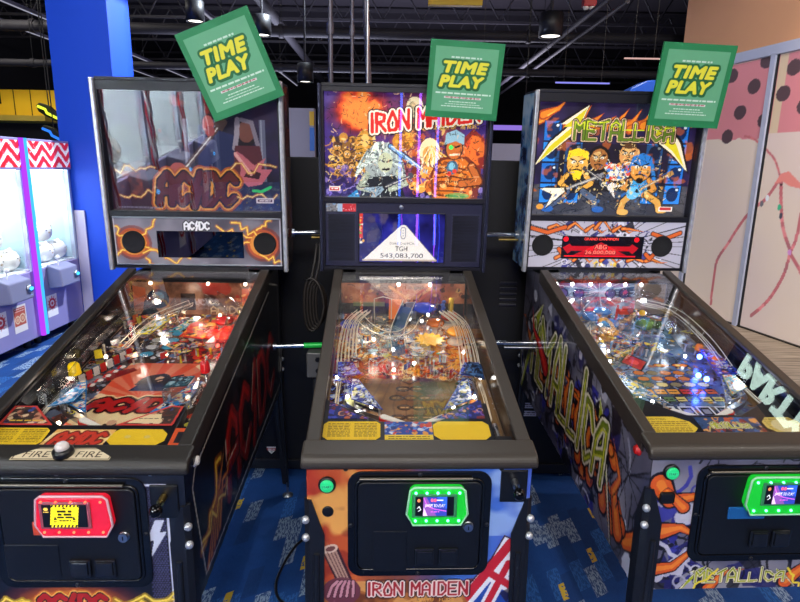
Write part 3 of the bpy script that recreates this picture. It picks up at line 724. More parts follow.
def art_side_im(left=False):
    a = Art(SW, SH, .0055, '#14101c'); a.ramp(a.noise(.2, 3), [(.2, '#10101a'), (.5, '#2a1a2a'), (.8, '#5a2a1c')])
    for q in range(9): flame(a, [(.1+.12*q, .08), (.16+.12*q, .2), (.13+.12*q, .3+.03*(q % 3))], .06, '#140c10', '#8a3414', '#d8741e')
    a.glyphs('IRON MAIDEN', 1.1 if left else .25, .28 if left else .2, -.85 if left else .85, .15, .03, [(.03, '#0c0808'), (.016, '#e8d8c8'), (0, '#a81c1c')], rot=.09); return a
# ------------------------------------------------------------------ playfield prints
PW, PL = .514, 1.0
def inserts(a, rows, cols, x0, x1, y0, y1, pal, shape='e', r=random.Random(2)):
    for j in range(rows):
        for i in range(cols):
            x = x0+(x1-x0)*(i+.5)/cols; y = y0+(y1-y0)*(j+.5)/rows; w = (x1-x0)/cols*.4; h = (y1-y0)/rows*.34
            if shape == 'e': a.ell(x, y, w*1.12, h*1.25, '#17131a'); a.ell(x, y, w, h, r.choice(pal))
            else: a.rect(x-w*1.1, x+w*1.1, y-h*1.2, y+h*1.2, '#17131a'); a.rect(x-w, x+w, y-h, y+h, r.choice(pal)); a.dashes(x-w*.8, x+w*.8, y, h*.5, '#2a2018', j*7+i)
def art_pf_acdc():
    a = Art(PW, PL, .0028, '#2a211e')
    pal = ['#8a1c18', '#c83a26', '#e8c890', '#17131a', '#3a5a8a', '#d8c83a', '#cfcfd4', '#5a5560', '#1c4a78', '#b0521c']
    a.ramp(a.noise(.06, 3, 3), [(.25, '#17141a'), (.5, '#3c2a26'), (.75, '#6a3a2c')]); a.clutter(pal, 900, 3, .006, .022)
    a.clutter(['#c8201a', '#e83a2a', '#7a0e0c', '#ffb04a'], 200, 5, .008, .03, [(.33, .6), (.51, 1.0)])
    a.clutter(['#3a3c46', '#8a8c96', '#17181e', '#5a6a86'], 140, 6, .01, .04, [(0, .25), (.12, 1.0)])
    q = [(.10, .2), (.42, .19), (.405, .58), (.15, .58)]
    a.poly(q, '#e6c79a')
    for k in range(17):
        t = -.35+k*.2+1.0; t2 = t+.1; cx, cy = .26, .33
        a.poly([(cx, cy), (cx+.5*math.cos(t), cy+.5*math.sin(t)), (cx+.5*math.cos(t2), cy+.5*math.sin(t2))], '#c8472a', .85) if False else None
    sv = a.C.copy(); w, m = a.inpoly(q); mm = np.zeros((a.ny, a.nx), bool); mm[w] = m
    for k in range(18):
        t = k*.35; cx, cy = .26, .36
        a.poly([(cx, cy), (cx+.5*math.cos(t), cy+.5*math.sin(t)), (cx+.5*math.cos(t+.17), cy+.5*math.sin(t+.17))], '#d0472a', .9)
    a.ell(.26, .47, .16, .13, '#cf4526', .8); a.ell(.26, .25, .17, .06, '#e8cf9c', .9)
    a.C = np.where(mm[..., None], a.C, sv)
    for k in range(4): a.ell(.17+.062*k, .205, .024, .02, '#2c2022'); a.ell(.17+.062*k, .225, .014, .014, '#c89a7a')
    a.ell(.275, .455, .055, .05, '#15141a'); a.ell(.285, .48, .03, .03, '#1d2230'); a.poly([(.21, .40), (.34, .40), (.33, .44), (.23, .45)], '#1a2a4c'); a.ell(.283, .475, .014, .016, '#d0a080'); a.line([(.22, .44), (.35, .5)], .01, '#241c1c')
    acdc(a, .125, .29, .27, .06, '#a81a14', '#4a0e0a', '#e8c890', black='#2a0806', wd=.02, shear=.3)
    inserts(a, 3, 4, .13, .4, .115, .2, ['#c8b48a', '#8a8068', '#a89468'], 'r')
    a.poly([(.09, .5), (.17, .55), (.19, .53), (.12, .46)], '#7a1210')
    for k in range(7): a.rect(.045+.012*k, .053+.012*k, .36+.03*k, .385+.03*k, '#c81c1c'); a.ell(.06+.012*k, .375+.03*k, .008, .01, '#e8e0d8')
    inserts(a, 2, 3, .34, .46, .6, .72, ['#e8361c', '#ffb21c', '#e83a1c']); a.cloud('#e8361c', .05, 15, .55, .06, .6, [(.33, .62), (.5, .62), (.5, .9), (.36, .9)])
    inserts(a, 5, 2, .15, .26, .62, .9, ['#e8d82a', '#2a9ac0', '#d8d8dc'])
    return a
def art_pf_im():
    a = Art(PW, PL, .0028, '#6a4a30')
    a.ramp(a.noise(.08, 13, 4), [(.2, '#2e1c10'), (.45, '#664424'), (.65, '#845c34'), (.85, '#a07848')])
    for k in range(9): a.line([(.12+.03*k, .15), (.08+.04*k, .3), (.14+.03*k, .46)], .006, '#5a3c22', .6)
    for j in range(5):
        for i in range(2+j % 2):
            x = .257+(i-.5*(1+j % 2))*.045*1.0; y = .18+.055*j; a.ell(x, y, .024, .017, '#2a1a10'); a.ell(x, y, .019, .012, '#54391f'); a.dashes(x-.012, x+.012, y, .004, '#c8a064', j*3+i)
    a.poly([(.237, .45), (.277, .45), (.257, .5)], '#4a3018'); a.line([(.18, .5), (.257, .43), (.33, .5)], .006, '#2c1a0e')
    top = [(0, .47), (PW, .47), (PW, PL), (0, PL)]
    a.poly(top, '#3c1c12'); a.cloud('#983c16', .09, 21, .42, .12, .9, top); a.cloud('#f0a02e', .07, 22, .56, .07, .9, [(.15, .5), (PW, .5), (PW, .9), (.2, .9)])
    a.clutter(['#d8641c', '#f2a83a', '#7a2410', '#2c1816', '#e8c87a', '#8a3a18', '#3a6a8a', '#c03a20'], 620, 23, .008, .028, [(.0, .46), (PW, .98)])
    a.clutter(['#2a4a6a', '#5a8aa8', '#1c2c40', '#8ab8c8', '#c8b84a', '#e8e0c0'], 260, 24, .008, .03, [(.1, .6), (.33, .98)])
    a.ell(.345, .64, .055, .055, '#e8a01c'); a.ell(.345, .64, .042, .042, '#ffd83a'); a.ell(.345, .635, .024, .026, '#c8902a'); a.ell(.345, .64, .012, .014, '#f0e0a0')
    a.clutter(['#1c2c8a', '#3a5ae0', '#101840', '#8aa8f0', '#d8e0f0'], 130, 25, .006, .022, [(.0, .25), (.1, .52)]); a.clutter(['#1c3c8a', '#3a6ac0', '#101828', '#8ab0e0', '#d8e4f0'], 130, 26, .006, .022, [(.4, .25), (PW, .52)])
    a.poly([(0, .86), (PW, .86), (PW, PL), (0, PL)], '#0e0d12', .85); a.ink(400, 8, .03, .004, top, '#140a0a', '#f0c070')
    a.ell(.08, .32, .035, .04, '#c8c88a'); a.ell(.09, .31, .02, .024, '#8a8a52'); a.ell(.43, .33, .03, .03, '#c87a3a')
    a.clutter(['#c83020', '#8a1a14', '#3a1410'], 40, 27, .01, .03, [(.08, .47), (.2, .56)])
    a.poly([(.475, 0), (PW, 0), (PW, .75), (.475, .5)], '#8a6a42'); a.line([(.475, 0), (.475, .5)], .006, '#2c2018')
    return a
def art_pf_met():
    a = Art(PW, PL, .0028, '#3a4656')
    a.ramp(a.noise(.07, 33, 4), [(.2, '#1a1f2a'), (.45, '#3f5064'), (.65, '#5f7a94'), (.85, '#8fa6b8')])
    a.clutter(['#17181e', '#8a98a8', '#c8ccd4', '#2a3a8a', '#5a86b4', '#d8a83a', '#6a5a4a', '#24303c', '#b0703a', '#3a2a2a'], 1000, 34, .005, .02)
    a.clutter(['#c8781e', '#e8b04a', '#7a3a14', '#f0d090', '#3a2414'], 160, 35, .008, .022, [(.06, .6), (.2, .85)])
    a.clutter(['#e8c83a', '#c89a2a', '#4a3a2a'], 60, 36, .006, .02, [(0, .3), (.12, .6)])
    d = [(.2, .50), (.245, .56), (.2, .62), (.155, .56)]; a.poly([(x*1.16-.032, y*1.16-.09) for x, y in d], '#17131a'); a.poly(d, '#c83a30'); a.ell(.2, .56, .017, .02, '#ff5a4a')
    inserts(a, 3, 5, .16, .4, .38, .5, ['#c8b03a', '#d87a2a', '#8a7a4a', '#e8d07a']); inserts(a, 1, 6, .14, .4, .335, .375, ['#c83a24', '#d8642a', '#e8a03a'], 'r'); inserts(a, 1, 6, .15, .4, .29, .325, ['#c8b84a', '#d8c86a', '#5a7a4a'], 'r')
    for k in range(4): x = .18+.06*k; a.rect(x-.024, x+.024, .205, .265, '#d8dce0'); a.rect(x-.018, x+.018, .212, .258, '#2a2c38'); a.rect(x-.012, x+.012, .222, .248, '#8a8ea0')
    for x in (.29, .36): a.ell(x, .535, .032, .014, '#2a1408'); a.ell(x, .535, .028, .011, '#e8781c'); a.ell(x-.008, .536, .009, .007, '#ffe07a')
    a.clutter(['#6a5440', '#a88a64', '#2a2420', '#d8c8a0'], 130, 37, .006, .018, [(.05, .1), (.2, .3)]); a.ell(.4, .9, .06, .05, '#3a5a30'); a.ell(.4, .9, .035, .03, '#7a9a4a')
    return a
# ------------------------------------------------------------------ shared materials
M_CAB = pbr('black cabinet laminate', '#101116', .42, bump=.15, bscale=900)
M_BLK = pbr('satin black metal', '#0c0d11', .38, bump=.08, bscale=700)
M_RAIL = pbr('grey brown powder coat', '#352f29', .45, bump=.12, bscale=900)
M_RAILD = pbr('dark powder coat', '#262320', .42, bump=.12, bscale=900)
M_DOOR = pbr('textured black steel', '#0d0f14', .36, bump=.35, bscale=1200)
M_DOORR = pbr('gloss black steel frame', '#0a0b0e', .22)
M_BLADE = pbr('polished black inner blade', '#09090b', .16, spec=.5)
M_CHR = pbr('chrome', '#d8dce2', .12, 1.0)
M_STEEL = pbr('brushed steel', '#a9adb4', .32, 1.0)
M_BRASS = pbr('brass', '#b59a5a', .3, 1.0)
M_BOLT = pbr('zinc bolt head', '#c9ccd2', .3, .6)
M_LEG = pbr('black leg steel', '#12141b', .4, bump=.1, bscale=800)
M_APRON = pbr('black apron plastic', '#141318', .35)
M_GLASS = thin_glass('clear glass sheet', k=1.4)
M_TGLASS = thin_glass('backglass pane', k=2.2, base=.02)
M_TGLASS2 = thin_glass('unlit backglass pane', k=2.4, base=.05)
M_TINT = thin_glass('smoked pane', (.35, .33, .36), 2.0, base=.04); M_TINTC = thin_glass('clear display pane', (.92, .9, .9), 1.2)
M_CLEAR = thin_glass('clear moulded plastic', (.86, .9, .93), 1.5, .12, base=.07)
M_PRINT = art_mat('printed vinyl', .38, coat=.25)
M_PRINTG = art_mat('glossy side decal', .3, coat=.6)
M_PF = art_mat('lacquered playfield print', .22, coat=.5)
M_CARD = art_mat('printed card', .55)
M_LIT = art_mat('back-lit print', .5, estr=.88)
M_LITLOW = art_mat('backglass print with added glow', .5, estr=.22)  # this backglass is off; a faint glow is added to its print
M_SCREEN = art_mat('screen picture', .3, estr=1.1)
M_SPK = pbr('speaker cloth', '#15151a', .9, bump=.6, bscale=1500)
M_RUB = pbr('white rubber', '#d8d6d0', .7)
M_BULB = emis('white lamp', (1, .97, .92), 13)
M_BULBB = emis('blue lamp', (.05, .12, 1), 30)
M_WIRE = pbr('polished wire', '#e8dcc4', .35, .35)
def plastic(c, r=.25): return pbr('plastic '+c, c, r)
def cap(c): return pbr('tinted cap '+c, c, .12, emit=c, estr=.35)
SL = .248
def gz(y): return .925+(y-.05)*.245           # glass height along the table
PS, PCs = .171, .985
def pf(x, v, h=0): return Vector((x, .08+v*PCs-h*PS, .84+v*PS+h*PCs))   # a point h above the playfield

def card_reader(root, x0, x1, z0, z1, glow, ledm, screen, sx0, sx1, sz0, sz1, art):
    g = [(x0+.012, z0), (x1-.012, z0), (x1+.004, z0+.03), (x1-.004, z1-.008), (x1-.014, z1), (x0+.014, z1), (x0+.004, z1-.008), (x0-.004, z0+.03)]
    body = MB().prism_y(g, -.034, -.008, .006).build('card_reader', glow, root); body['label'] = 'glowing card reader housing'
    MB().box(sx0-.008, sx1+.008, -.038, -.033, sz0-.006, sz1+.006, .003).build('screen_bezel', pbr('reader bezel %s' % ('red' if 'red' in glow.name else 'green'), '#a0505c' if 'red' in glow.name else '#3a8a5a', .3), body)
    MB().tube([(p[0], -.031, p[1]) for p in g], .0032, 6, True).build('clear_rim', pbr('clear rim %s' % ('red' if 'red' in glow.name else 'green'), '#e0b0b8' if 'red' in glow.name else '#a0e0b0', .2), body)
    art.build('screen', M_SCREEN, body, (sx0, -.0386, sz0), ((sx1-sx0)/art.W, 0, 0), (0, 0, (sz1-sz0)/art.H))
    for i in range(5):
        x = x0+.018+(x1-x0-.036)*i/4
        for z in (z0+.014, z1-.012):
            MB().sph((x, -.035, z), .0035, 8).build('led', ledm, body)
    return body
def art_swipe():
    a = Art(.1, .056, .0011, '#06060c')
    a.rect(.02, .082, 0, .056, '#2a3a9a'); a.poly([(.02, 0), (.055, 0), (.028, .056), (.02, .056)], '#7a4a9a'); a.poly([(.055, .056), (.082, .056), (.082, .02)], '#2a58d8')
    a.line([(.022, .052), (.03, .03), (.05, .02), (.08, .014)], .0025, '#c85ac8'); a.poly([(.02, .0), (.032, 0), (.022, .025)], '#d8b8e0')
    a.text('SWIPE TO PLAY', .051, .03, .0085, '#f4f0ff', .03, .2, 0, .052); a.ell(.043, .046, .0035, .005, '#e85a7a'); a.ell(.051, .046, .0035, .005, '#e85a7a'); a.dashes(.056, .073, .046, .004, '#d8d8f0', 2); a.dashes(.04, .062, .012, .003, '#c85ac8', 3)
    a.ell(.009, .045, .004, .005, '#d87a4a'); a.line([(.005, .022), (.01, .028), (.014, .018), (.008, .014)], .002, '#d8d8dc'); return a
def art_warn():
    a = Art(.1, .056, .0011, '#08080a')
    a.poly([(.014, 0), (.076, 0), (.084, .056), (.022, .056)], '#d8c81e')
    for k in range(8):
        x = .013+.0082*k; a.poly([(x, 0), (x+.004, 0), (x+.006, .006), (x+.002, .006)], '#0a0a0a'); a.poly([(x+.008, .05), (x+.012, .05), (x+.014, .056), (x+.01, .056)], '#0a0a0a')
    for k, (w, h) in enumerate(((.034, .0055), (.03, .0055), (.036, .004), (.026, .0025), (.02, .002))): a.dashes(.05-w/2, .05+w/2, .04-.0078*k, h, '#1a1806', k)
    for x in (.028, .07): a.poly([(x-.004, .018), (x+.004, .018), (x, .028)], '#141204'); a.dashes(x-.004, x+.004, .014, .002, '#141204')
    a.poly([(.046, .046), (.054, .046), (.05, .05)], '#141204')
    a.ell(.009, .045, .005, .004, '#d8b04a'); a.dashes(.003, .015, .038, .002, '#d8b04a', 1); return a
ART_SWIPE, ART_WARN = art_swipe(), art_warn()

def coin_door(root, x0, x1, z0, z1, lx, lz, bx, bz, cash):
    r = .035
    def rr(x0, x1, z0, z1, r, n=6):
        P = []
        for cx, cz, a0 in ((x1-r, z1-r, 0), (x0+r, z1-r, 90), (x0+r, z0+r, 180), (x1-r, z0+r, 270)):
            for i in range(n+1): t = math.radians(a0+90*i/n); P.append((cx+r*math.cos(t), cz+r*math.sin(t)))
        return P
    d = MB().prism_y(rr(x0, x1, z0, z1, r), -.006, -.001, .002).build('coin_door', M_DOORR, root)
    MB().prism_y(rr(x0+.026, x1-.026, z0+.026, z1-.026, .018), -.012, -.005, .003).build('door_panel', M_DOOR, d)
    P = rr(x0+.021, x1-.021, z0+.021, z1-.021, .022)
    MB().tube([(p[0], -.007, p[1]) for p in P], .004, 6, True).build('door_frame', M_DOORR, d)
    MB().cyl((x0+.03, -.012, z1-.017), (x1-.05, -.012, z1-.017), .0045, n=10).build('hinge', pbr('worn hinge', '#6a655c', .35, .8), d)
    MB().cyl((lx, -.022, lz), (lx, -.01, lz), .0115, n=18).lathe([(.0135, 0), (.0135, .003), (.0085, .004)], (lx, -.012, lz), (0, -1, 0)).build('lock', M_STEEL, d)
    MB().box(lx-.0012, lx+.0012, -.0235, -.021, lz-.005, lz+.005).build('key_slot', M_BLK, d)
    for k in range(2):
        x = bx+.061*k
        MB().box(x, x+.052, -.02, -.011, bz, bz+.05, .004).box(x+.006, x+.046, -.024, -.019, bz+.008, bz+.046, .003).build('coin_button', pbr('coin button black', '#14161c', .25), d)
    if cash:
        MB().box(cash[0], cash[1], -.0135, -.0115, cash[2], cash[3], .001).build('cash_flap', M_DOOR, d)
    for x, z in (((x0+x1)/2, z1-.008), (x0+.008, (z0+z1)/2), (x1-.008, (z0+z1)/2), ((x0+x1)/2, z0+.008)):
        MB().sph((x, -.006, z), .006, 10, (1, .6, 1)).build('carriage_bolt', pbr('black bolt head', '#2a2c34', .3, .5), d)
    return d
def leg(root, sx, front, zb):
    """angled steel leg hugging a corner, tapering to the leveller"""
    xc = sx*.2845; yc = -.003 if front else 1.348; sy = -1 if front else 1
    m = MB()
    zt = .80 if front else .78; fl = (xc+sx*.012, yc+sy*.03)
    def ring(z, w, t):
        cx = xc+(fl[0]-xc)*t; cy = yc+(fl[1]-yc)*t
        k = .0045
        return [(cx-sx*w, cy, z), (cx-sx*.010, cy, z), (cx, cy-sy*.010, z), (cx, cy-sy*w, z),
                (cx+sx*k, cy-sy*w, z), (cx+sx*k, cy-sy*.008, z), (cx-sx*.008, cy+sy*k, z), (cx-sx*w, cy+sy*k, z)]
    rs = []
    top = ring(zt, .014, 0); lo = ring(zt-.10, .046, 0); mid = ring(.45, .045, .25); b = ring(.06, .03, 1)
    V = top+lo+mid+b; F = []
    for j in range(3):
        for i in range(8): F.append([j*8+i, j*8+(i+1) % 8, (j+1)*8+(i+1) % 8, (j+1)*8+i])
    F += [list(range(8))[::-1], [24+i for i in range(8)]]
    m.add(V, F)
    # pressed stiffening rib down the front face
    m.tube([(xc-sx*.026, yc+sy*.006, zt-.15), (xc-sx*.026+sx*.002, yc+sy*.012, .42), (fl[0]-sx*.018, fl[1]+sy*.004, .12)], [.008, .009, .006], 8)
    o = m.build('leg', M_LEG, root)
    for z in (zt-.055, zt-.105):
        MB().sph((xc+sx*.001, yc+sy*.003, z), .0105, 12, (1, 1, 1)).build('leg_bolt', M_BOLT, o)
    MB().cyl((fl[0]-sx*.004, fl[1]-sy*.006, .012), (fl[0]-sx*.004, fl[1]-sy*.006, .07), .006, n=10).lathe([(.026, 0), (.026, .006), (.012, .014), (.008, .018)], (fl[0]-sx*.004, fl[1]-sy*.006, .0)).build('leveller', M_STEEL, o)
    return o

def machine(kind, name, label, loc, yaw):
    root = empty(name, loc, yaw); tag(root, label, 'pinball machine', 'row of pinball machines')
    L = kind == 'l'; R = kind == 'r'; Mi = kind == 'm'
    hb = .2815; t = .018
    zb = lambda y: (.495 if R else .485)+.075*y; zt = lambda y: .895+SL*y
    # ---- cabinet shell
    m = MB()
    pr = [(0, zb(0)), (1.345, zb(1.345)), (1.345, 1.15), (1.10, zt(1.10)-.004), (0, zt(0)-.006)]
    for sx in (-1, 1): m.prism_x(pr, sx*hb if sx < 0 else hb-t, -hb+t if sx < 0 else hb)
    m.box(-hb+t, hb-t, .0, .018, zb(0), .89).box(-hb+t, hb-t, 1.327, 1.345, zb(1.33), 1.14)
    m.prism_x([(.018, zb(0)), (1.33, zb(1.33)), (1.33, zb(1.33)+.015), (.018, zb(0)+.015)], -hb+t, hb-t)
    m.box(-hb+t, hb-t, 1.09, 1.33, 1.13, 1.15)
    m.box(-.2, .2, 1.12, 1.32, 1.145, 1.196)
    cab = m.build('cabinet', M_CAB, root)
    for sx in (-1, 1):
        x = sx*(hb-t-.0008)
        MB().add([(x, .06, .80), (x, 1.09, .96), (x, 1.09, zt(1.09)-.01), (x, .06, zt(.06)-.012)], [[0, 1, 2, 3] if sx < 0 else [3, 2, 1, 0]]).build('inner_blade', M_BLADE, cab)
    fa = (art_front_acdc if L else art_front_im if Mi else art_front_met)()
    fa.build('front_decal', M_PRINT, cab, (-hb, -.0012, FZ), (1, 0, 0), (0, 0, 1))
    sf = art_side_acdc if L else art_side_im if Mi else art_side_met
    sf().build('side_decal', M_PRINTG, cab, (hb+.0012, 0, SZ), (0, 1, 0), (0, 0, 1), side_clip())
    sf(True).build('side_decal', M_PRINTG, cab, (-hb-.0012, 0, SZ), (0, 1, 0), (0, 0, 1), side_clip())
    # ---- rails, lock bar, glass
    for sx in (-1, 1):
        a, b = sorted((sx*.252, sx*.2885))
        a2, b2 = sorted((sx*.2822, sx*.2888)); y0 = .05; y1 = 1.105
        MB().prism_x([(y0, gz(y0)-.004), (y1, gz(y1)-.004), (y1, gz(y1)+.011), (y0, gz(y0)+.010)], a, b, .004).prism_x([(y0, gz(y0)-.045), (y1, gz(y1)-.045), (y1, gz(y1)), (y0, gz(y0))], a2, b2).build('side_rail', M_RAIL if not L else M_RAILD, root)
    lb = [(-.008, .884), (-.015, .892), (-.014, .905), (-.008, .915), (.002, .922), (.025, .928), (.056, .935), (.056, .912), (.01, .902), (.002, .884)]
    bar = MB().prism_x(lb, -.295, .295, .006).build('lockbar', M_RAIL if not L else M_RAILD, root)
    gy0, gy1 = .054, 1.095
    MB().prism_x([(gy0, gz(gy0)), (gy1, gz(gy1)), (gy1, gz(gy1)+.003), (gy0, gz(gy0)+.003)], -.2535, .2535).build('playfield_glass', M_GLASS, root)
    # ---- coin door and what is on the front
    if L:
        coin_door(root, -.185, .190, .574, .876, .132, .724, -.006, .612, (-.16, -.03, .61, .70))
        card_reader(root, -.062, .112, .736, .842, pbr('red glowing plastic', '#c8203a', .2, emit='#ff1024', estr=.34), emis('red led', '#ff3a28', 9), 0, -.042, .062, .766, .825, ART_WARN)
        MB().box(-.084, -.055, -.016, -.011, .728, .764, .002).build('orange_tag', pbr('orange tag', '#c8452a', .4), root)
        px, pz = .232, .815
    elif Mi:
        coin_door(root, -.180, .182, .580, .877, .125, .729, -.010, .618, (-.115, -.03, .60, .715))
        card_reader(root, -.029, .115, .745, .847, pbr('green glowing plastic', '#20b83a', .2, emit='#06e022', estr=.30), emis('green led', '#5affa0', 8), 0, -.012, .083, .775, .827, ART_SWIPE)
        px, pz = .238, .838
    else:
        coin_door(root, -.157, .205, .580, .867, .150, .725, .003, .630, None)
        card_reader(root, -.030, .141, .738, .845, pbr('green glowing plastic', '#20b83a', .2), emis('green led', '#5affa0', 8), 0, .010, .110, .773, .827, ART_SWIPE)
        MB().box(-.066, .036, -.016, -.011, .715, .75, .002).build('blue_tag', pbr('blue tag', '#1c5a9a', .35), root)
        px, pz = .238, .83
    pl = MB().box(px-.034, px+.034, -.006, -.001, pz-.047, pz+.042, .003).build('shooter_plate', M_BLK, root)
    pk = pz+.012; MB().cyl((px, -.006, pk), (px, -.03, pk-.002), .009, n=12).build('shooter_sleeve', M_BRASS if L else M_STEEL, pl)
    MB().tube([(px, -.028, pk-.002), (px, -.05, pk-.004)], .0045).sph((px, -.058, pk-.005), .0155, 14).build('shooter_knob', pbr('black knob', '#0b0b0e', .12, .3), pl)
    if not L:
        bx, bz = (-.231, .841) if Mi else (-.229, .848)
        b = MB().lathe([(.022, 0), (.022, .006), (.018, .009)], (bx, -.001, bz), (0, -1, 0), 22).build('start_button', M_BLK, root)
        MB().lathe([(.017, 0), (.0165, .006), (.014, .008)], (bx, -.007, bz), (0, -1, 0), 22).build('button_cap', pbr('lit green button', '#1fae6a', .3, emit='#18c878', estr=.55), b)
        ta = Art(.024, .010, .0005, '#2fbf7c'); ta.text('START', .012, .005, .006, '#0c2a1c', .02, 0, 0, .021); ta.build('button_lettering', art_mat('lit lettering', .4, estr=.5), b, (bx-.0138, -.0156, bz-.0057), (1.15, 0, 0), (0, 0, 1.15), [(.0, .0), (.024, 0), (.024, .01), (0, .01)])
        if Mi: MB().lathe([(.0145, 0), (.0145, .003), (.012, .004)], (-.23, -.001, .766), (0, -1, 0), 20).build('tournament_button', M_BLK, root)
        else: MB().box(-.252, -.212, -.008, -.001, .758, .79, .006).build('tournament_button', M_BLK, root)
        for x in ((-.185, .205) if Mi else ()): MB().sph((x, -.002, .882), .006, 10, (1, .5, 1)).build('panel_bolt', M_BLK, root)
    else:
        for x, z in ((.202, .885), (-.02, .885)): MB().sph((x, -.002, z), .006, 10, (1, .5, 1)).build('panel_bolt', M_STEEL, root)
        pa = Art(.235, .045, .0012, '#b9a888'); pa.rect(.003, .232, .003, .042, '#cdbd9c'); pa.line([(.004, .004), (.231, .004), (.231, .041), (.004, .041), (.004, .004)], .0018, '#4a3e2e')
        for x in (.055, .18): pa.text('FIRE', x, .021, .021, '#2c1c12', .03, .1, 0, .062)
        P = [(0, .012), (.05, .045), (.185, .045), (.235, .012), (.235, .0), (0, .0)]
        sl = math.atan2(.0093, .06)
        fp = pa.build('fire_plate', M_CARD, root, (-.125, -.004, .9222), (1, 0, 0), (0, .975, .22), P)
        fp['label'] = 'lettered plate with the fire button'
        MB().lathe([(.024, 0), (.024, .012), (.019, .016), (.017, .018)], (-.008, .018, .9265), (0, -.2, .98), 24).build('button_ring', M_BLK, fp)
        MB().lathe([(.016, 0), (.016, .009), (.012, .014), (.004, .016)], (-.008, .015, .942), (0, -.2, .98), 20).build('button_cap', pbr('clear white button', '#c8c0bc', .1, emit='#e0d0c8', estr=.15), fp)
    for sx in (-1, 1):
        c = '#e8e6e0' if L else '#c81e1e'
        MB().lathe([(.0165, 0), (.0165, .004), (.012, .006), (.0115, .012), (.009, .013)], (sx*(hb+.001), .075, .880-.008*(not L)), (sx, 0, 0), 18).build('flipper_button', plastic(c), root)
    for sx in (-1, 1):
        for f in (True, False): leg(root, sx, f, 0)
    # ---- back box
    bb = empty('backbox', (0, 1.125, 1.191), 0); bb.rotation_euler = (.046, 0, 0); bb.parent = root
    hw = .346 if Mi else .3597; HH = .727; D = .225
    m = MB(); m.box(-hw+.012, hw-.012, .03, D, 0, HH)                       # body behind the glass
    m.box(-hw+.012, hw-.012, -.005, D, HH, HH+.014, .003)
    fx = TW/2 if not Mi else MW/2; g0, g1 = (.234, .694) if not Mi else (.300, .710)
    s0, s1 = (.012, .212) if not Mi else (.014, .280)
    m.box(-hw+.012, -fx-.002, -.005, .03, 0, HH); m.box(fx+.002, hw-.012, -.005, .03, 0, HH)
    m.box(-fx-.002, fx+.002, -.005, .03, g1, HH); m.box(-fx-.002, fx+.002, -.005, .03, s1+.002, g0); m.box(-fx-.002, fx+.002, -.005, .03, 0, s0-.002)
    m.build('head_shell', pbr('navy black head', '#15151f' if Mi else '#131318', .4, bump=.1, bscale=700), bb)
    tr = (art_translite_acdc if L else art_translite_im if Mi else art_translite_met)()
    tr.build('backglass_art', M_LITLOW if L else M_LIT, bb, (-fx, .0285, g0), (1, 0, 0), (0, 0, (g1-g0)/tr.H))
    # the pane leans a little further forward than the head
    MB().prism_x([(.022, g0), (.025, g0), (.009-.004*L, g1), (.006-.004*L, g1)], -fx, fx).build('backglass_pane', M_TGLASS2 if L else M_TGLASS, bb)
    if not Mi:
        for sx in (-1, 1):
            a, b = sorted((sx*(hw-.012), sx*(hw+.004)))
            tm = pbr('mirror trim', '#dfe3f4', .25, .55, var=.45, vscale=45)
            MB().box(a, b, -.018, .012, -.008, HH+.01, .004).build('chrome_trim', tm, bb)
            wa = Art(.225, .735, .005); wa.ramp(wa.noise(.07, 5 if R else 9, 4), [(.25, '#1c2650'), (.42, '#3a62a8'), (.55, '#7ab0d8'), (.72, '#c0d8ec')] if R else [(.25, '#14101c'), (.45, '#4a1c18'), (.6, '#a8502a'), (.75, '#4a5a9a')])  # bright marbling painted in to imitate reflections on a mirrored wing
            for q in range(14): wa.line([(rnd.uniform(0, .22), rnd.uniform(0, .7)), (rnd.uniform(0, .22), rnd.uniform(0, .7))], .004, '#c8d8f0' if R else '#c87a4a', .5)
            wa.build('painted_wing', art_mat('painted mirror colours', .2, coat=.8), bb, (sx*(hw-.0112), .012, -.004), (0, 1, 0), (0, 0, 1))
    else:
        for sx in (-1, 1):
            a, b = sorted((sx*(hw-.013), sx*(hw+.001)))
            MB().box(a, b, -.02, .02, -.006, HH+.01, .004).build('side_trim', pbr('slate trim', '#2c2e42', .35, .4), bb)
    W2 = 2*fx; H2 = s1-s0
    if not Mi:
        sa2 = (art_speaker_acdc if L else art_speaker_met)(W2, H2)
        wx0, wx1, wz0, wz1 = (-.165, .182, .046, .154) if L else (-.197, .16, .05, .148)
        hole = [(wx0+fx, wz0-s0), (wx1+fx, wz0-s0), (wx1+fx, wz1-s0), (wx0+fx, wz1-s0)]
        sp = sa2.build('speaker_panel', M_PRINT if L else art_mat('speaker panel print', .4, estr=.22), bb, (-fx, .0, s0), (1, 0, 0), (0, 0, 1), None, [hole])  # right panel's print is given a glow to brighten it; no lamp behind
        for x in ((-.261, .271) if L else (-.281, .243)):
            z = .108
            MB().lathe([(.046, 0), (.046, .004), (.043, .006), (.04, .004), (.01, .007), (.002, .007)], (x, -.001, z), (0, -1, 0), 30).build('speaker', M_SPK, sp)
        MB().box(wx0, wx1, .018, .024, wz0, wz1).build('display_back', pbr('dark display', '#0a0810', .4), sp)
        if R:
            da = art_dmd_red(wx1-wx0, wz1-wz0); da.build('dot_display', art_mat('red dot display', .3, estr=1.9), sp, (wx0, .0165, wz0), (1, 0, 0), (0, 0, 1))
        MB().box(wx0, wx1, .0, .003, wz0, wz1).build('display_window', M_TINT if L else M_TINTC, sp)
        if L:
            for q in range(2): MB().box(-fx, fx, -.004, .002, s0+(.0 if q == 0 else H2-.006), s0+(.006 if q == 0 else H2), .001).build('panel_edge', M_STEEL, sp)
    else:
        sp = MB().box(-fx, fx, .004, .012, s0, s1).build('speaker_panel', pbr('navy panel', '#20203a', .42), bb)
        ga = art_grille(.118, .205)
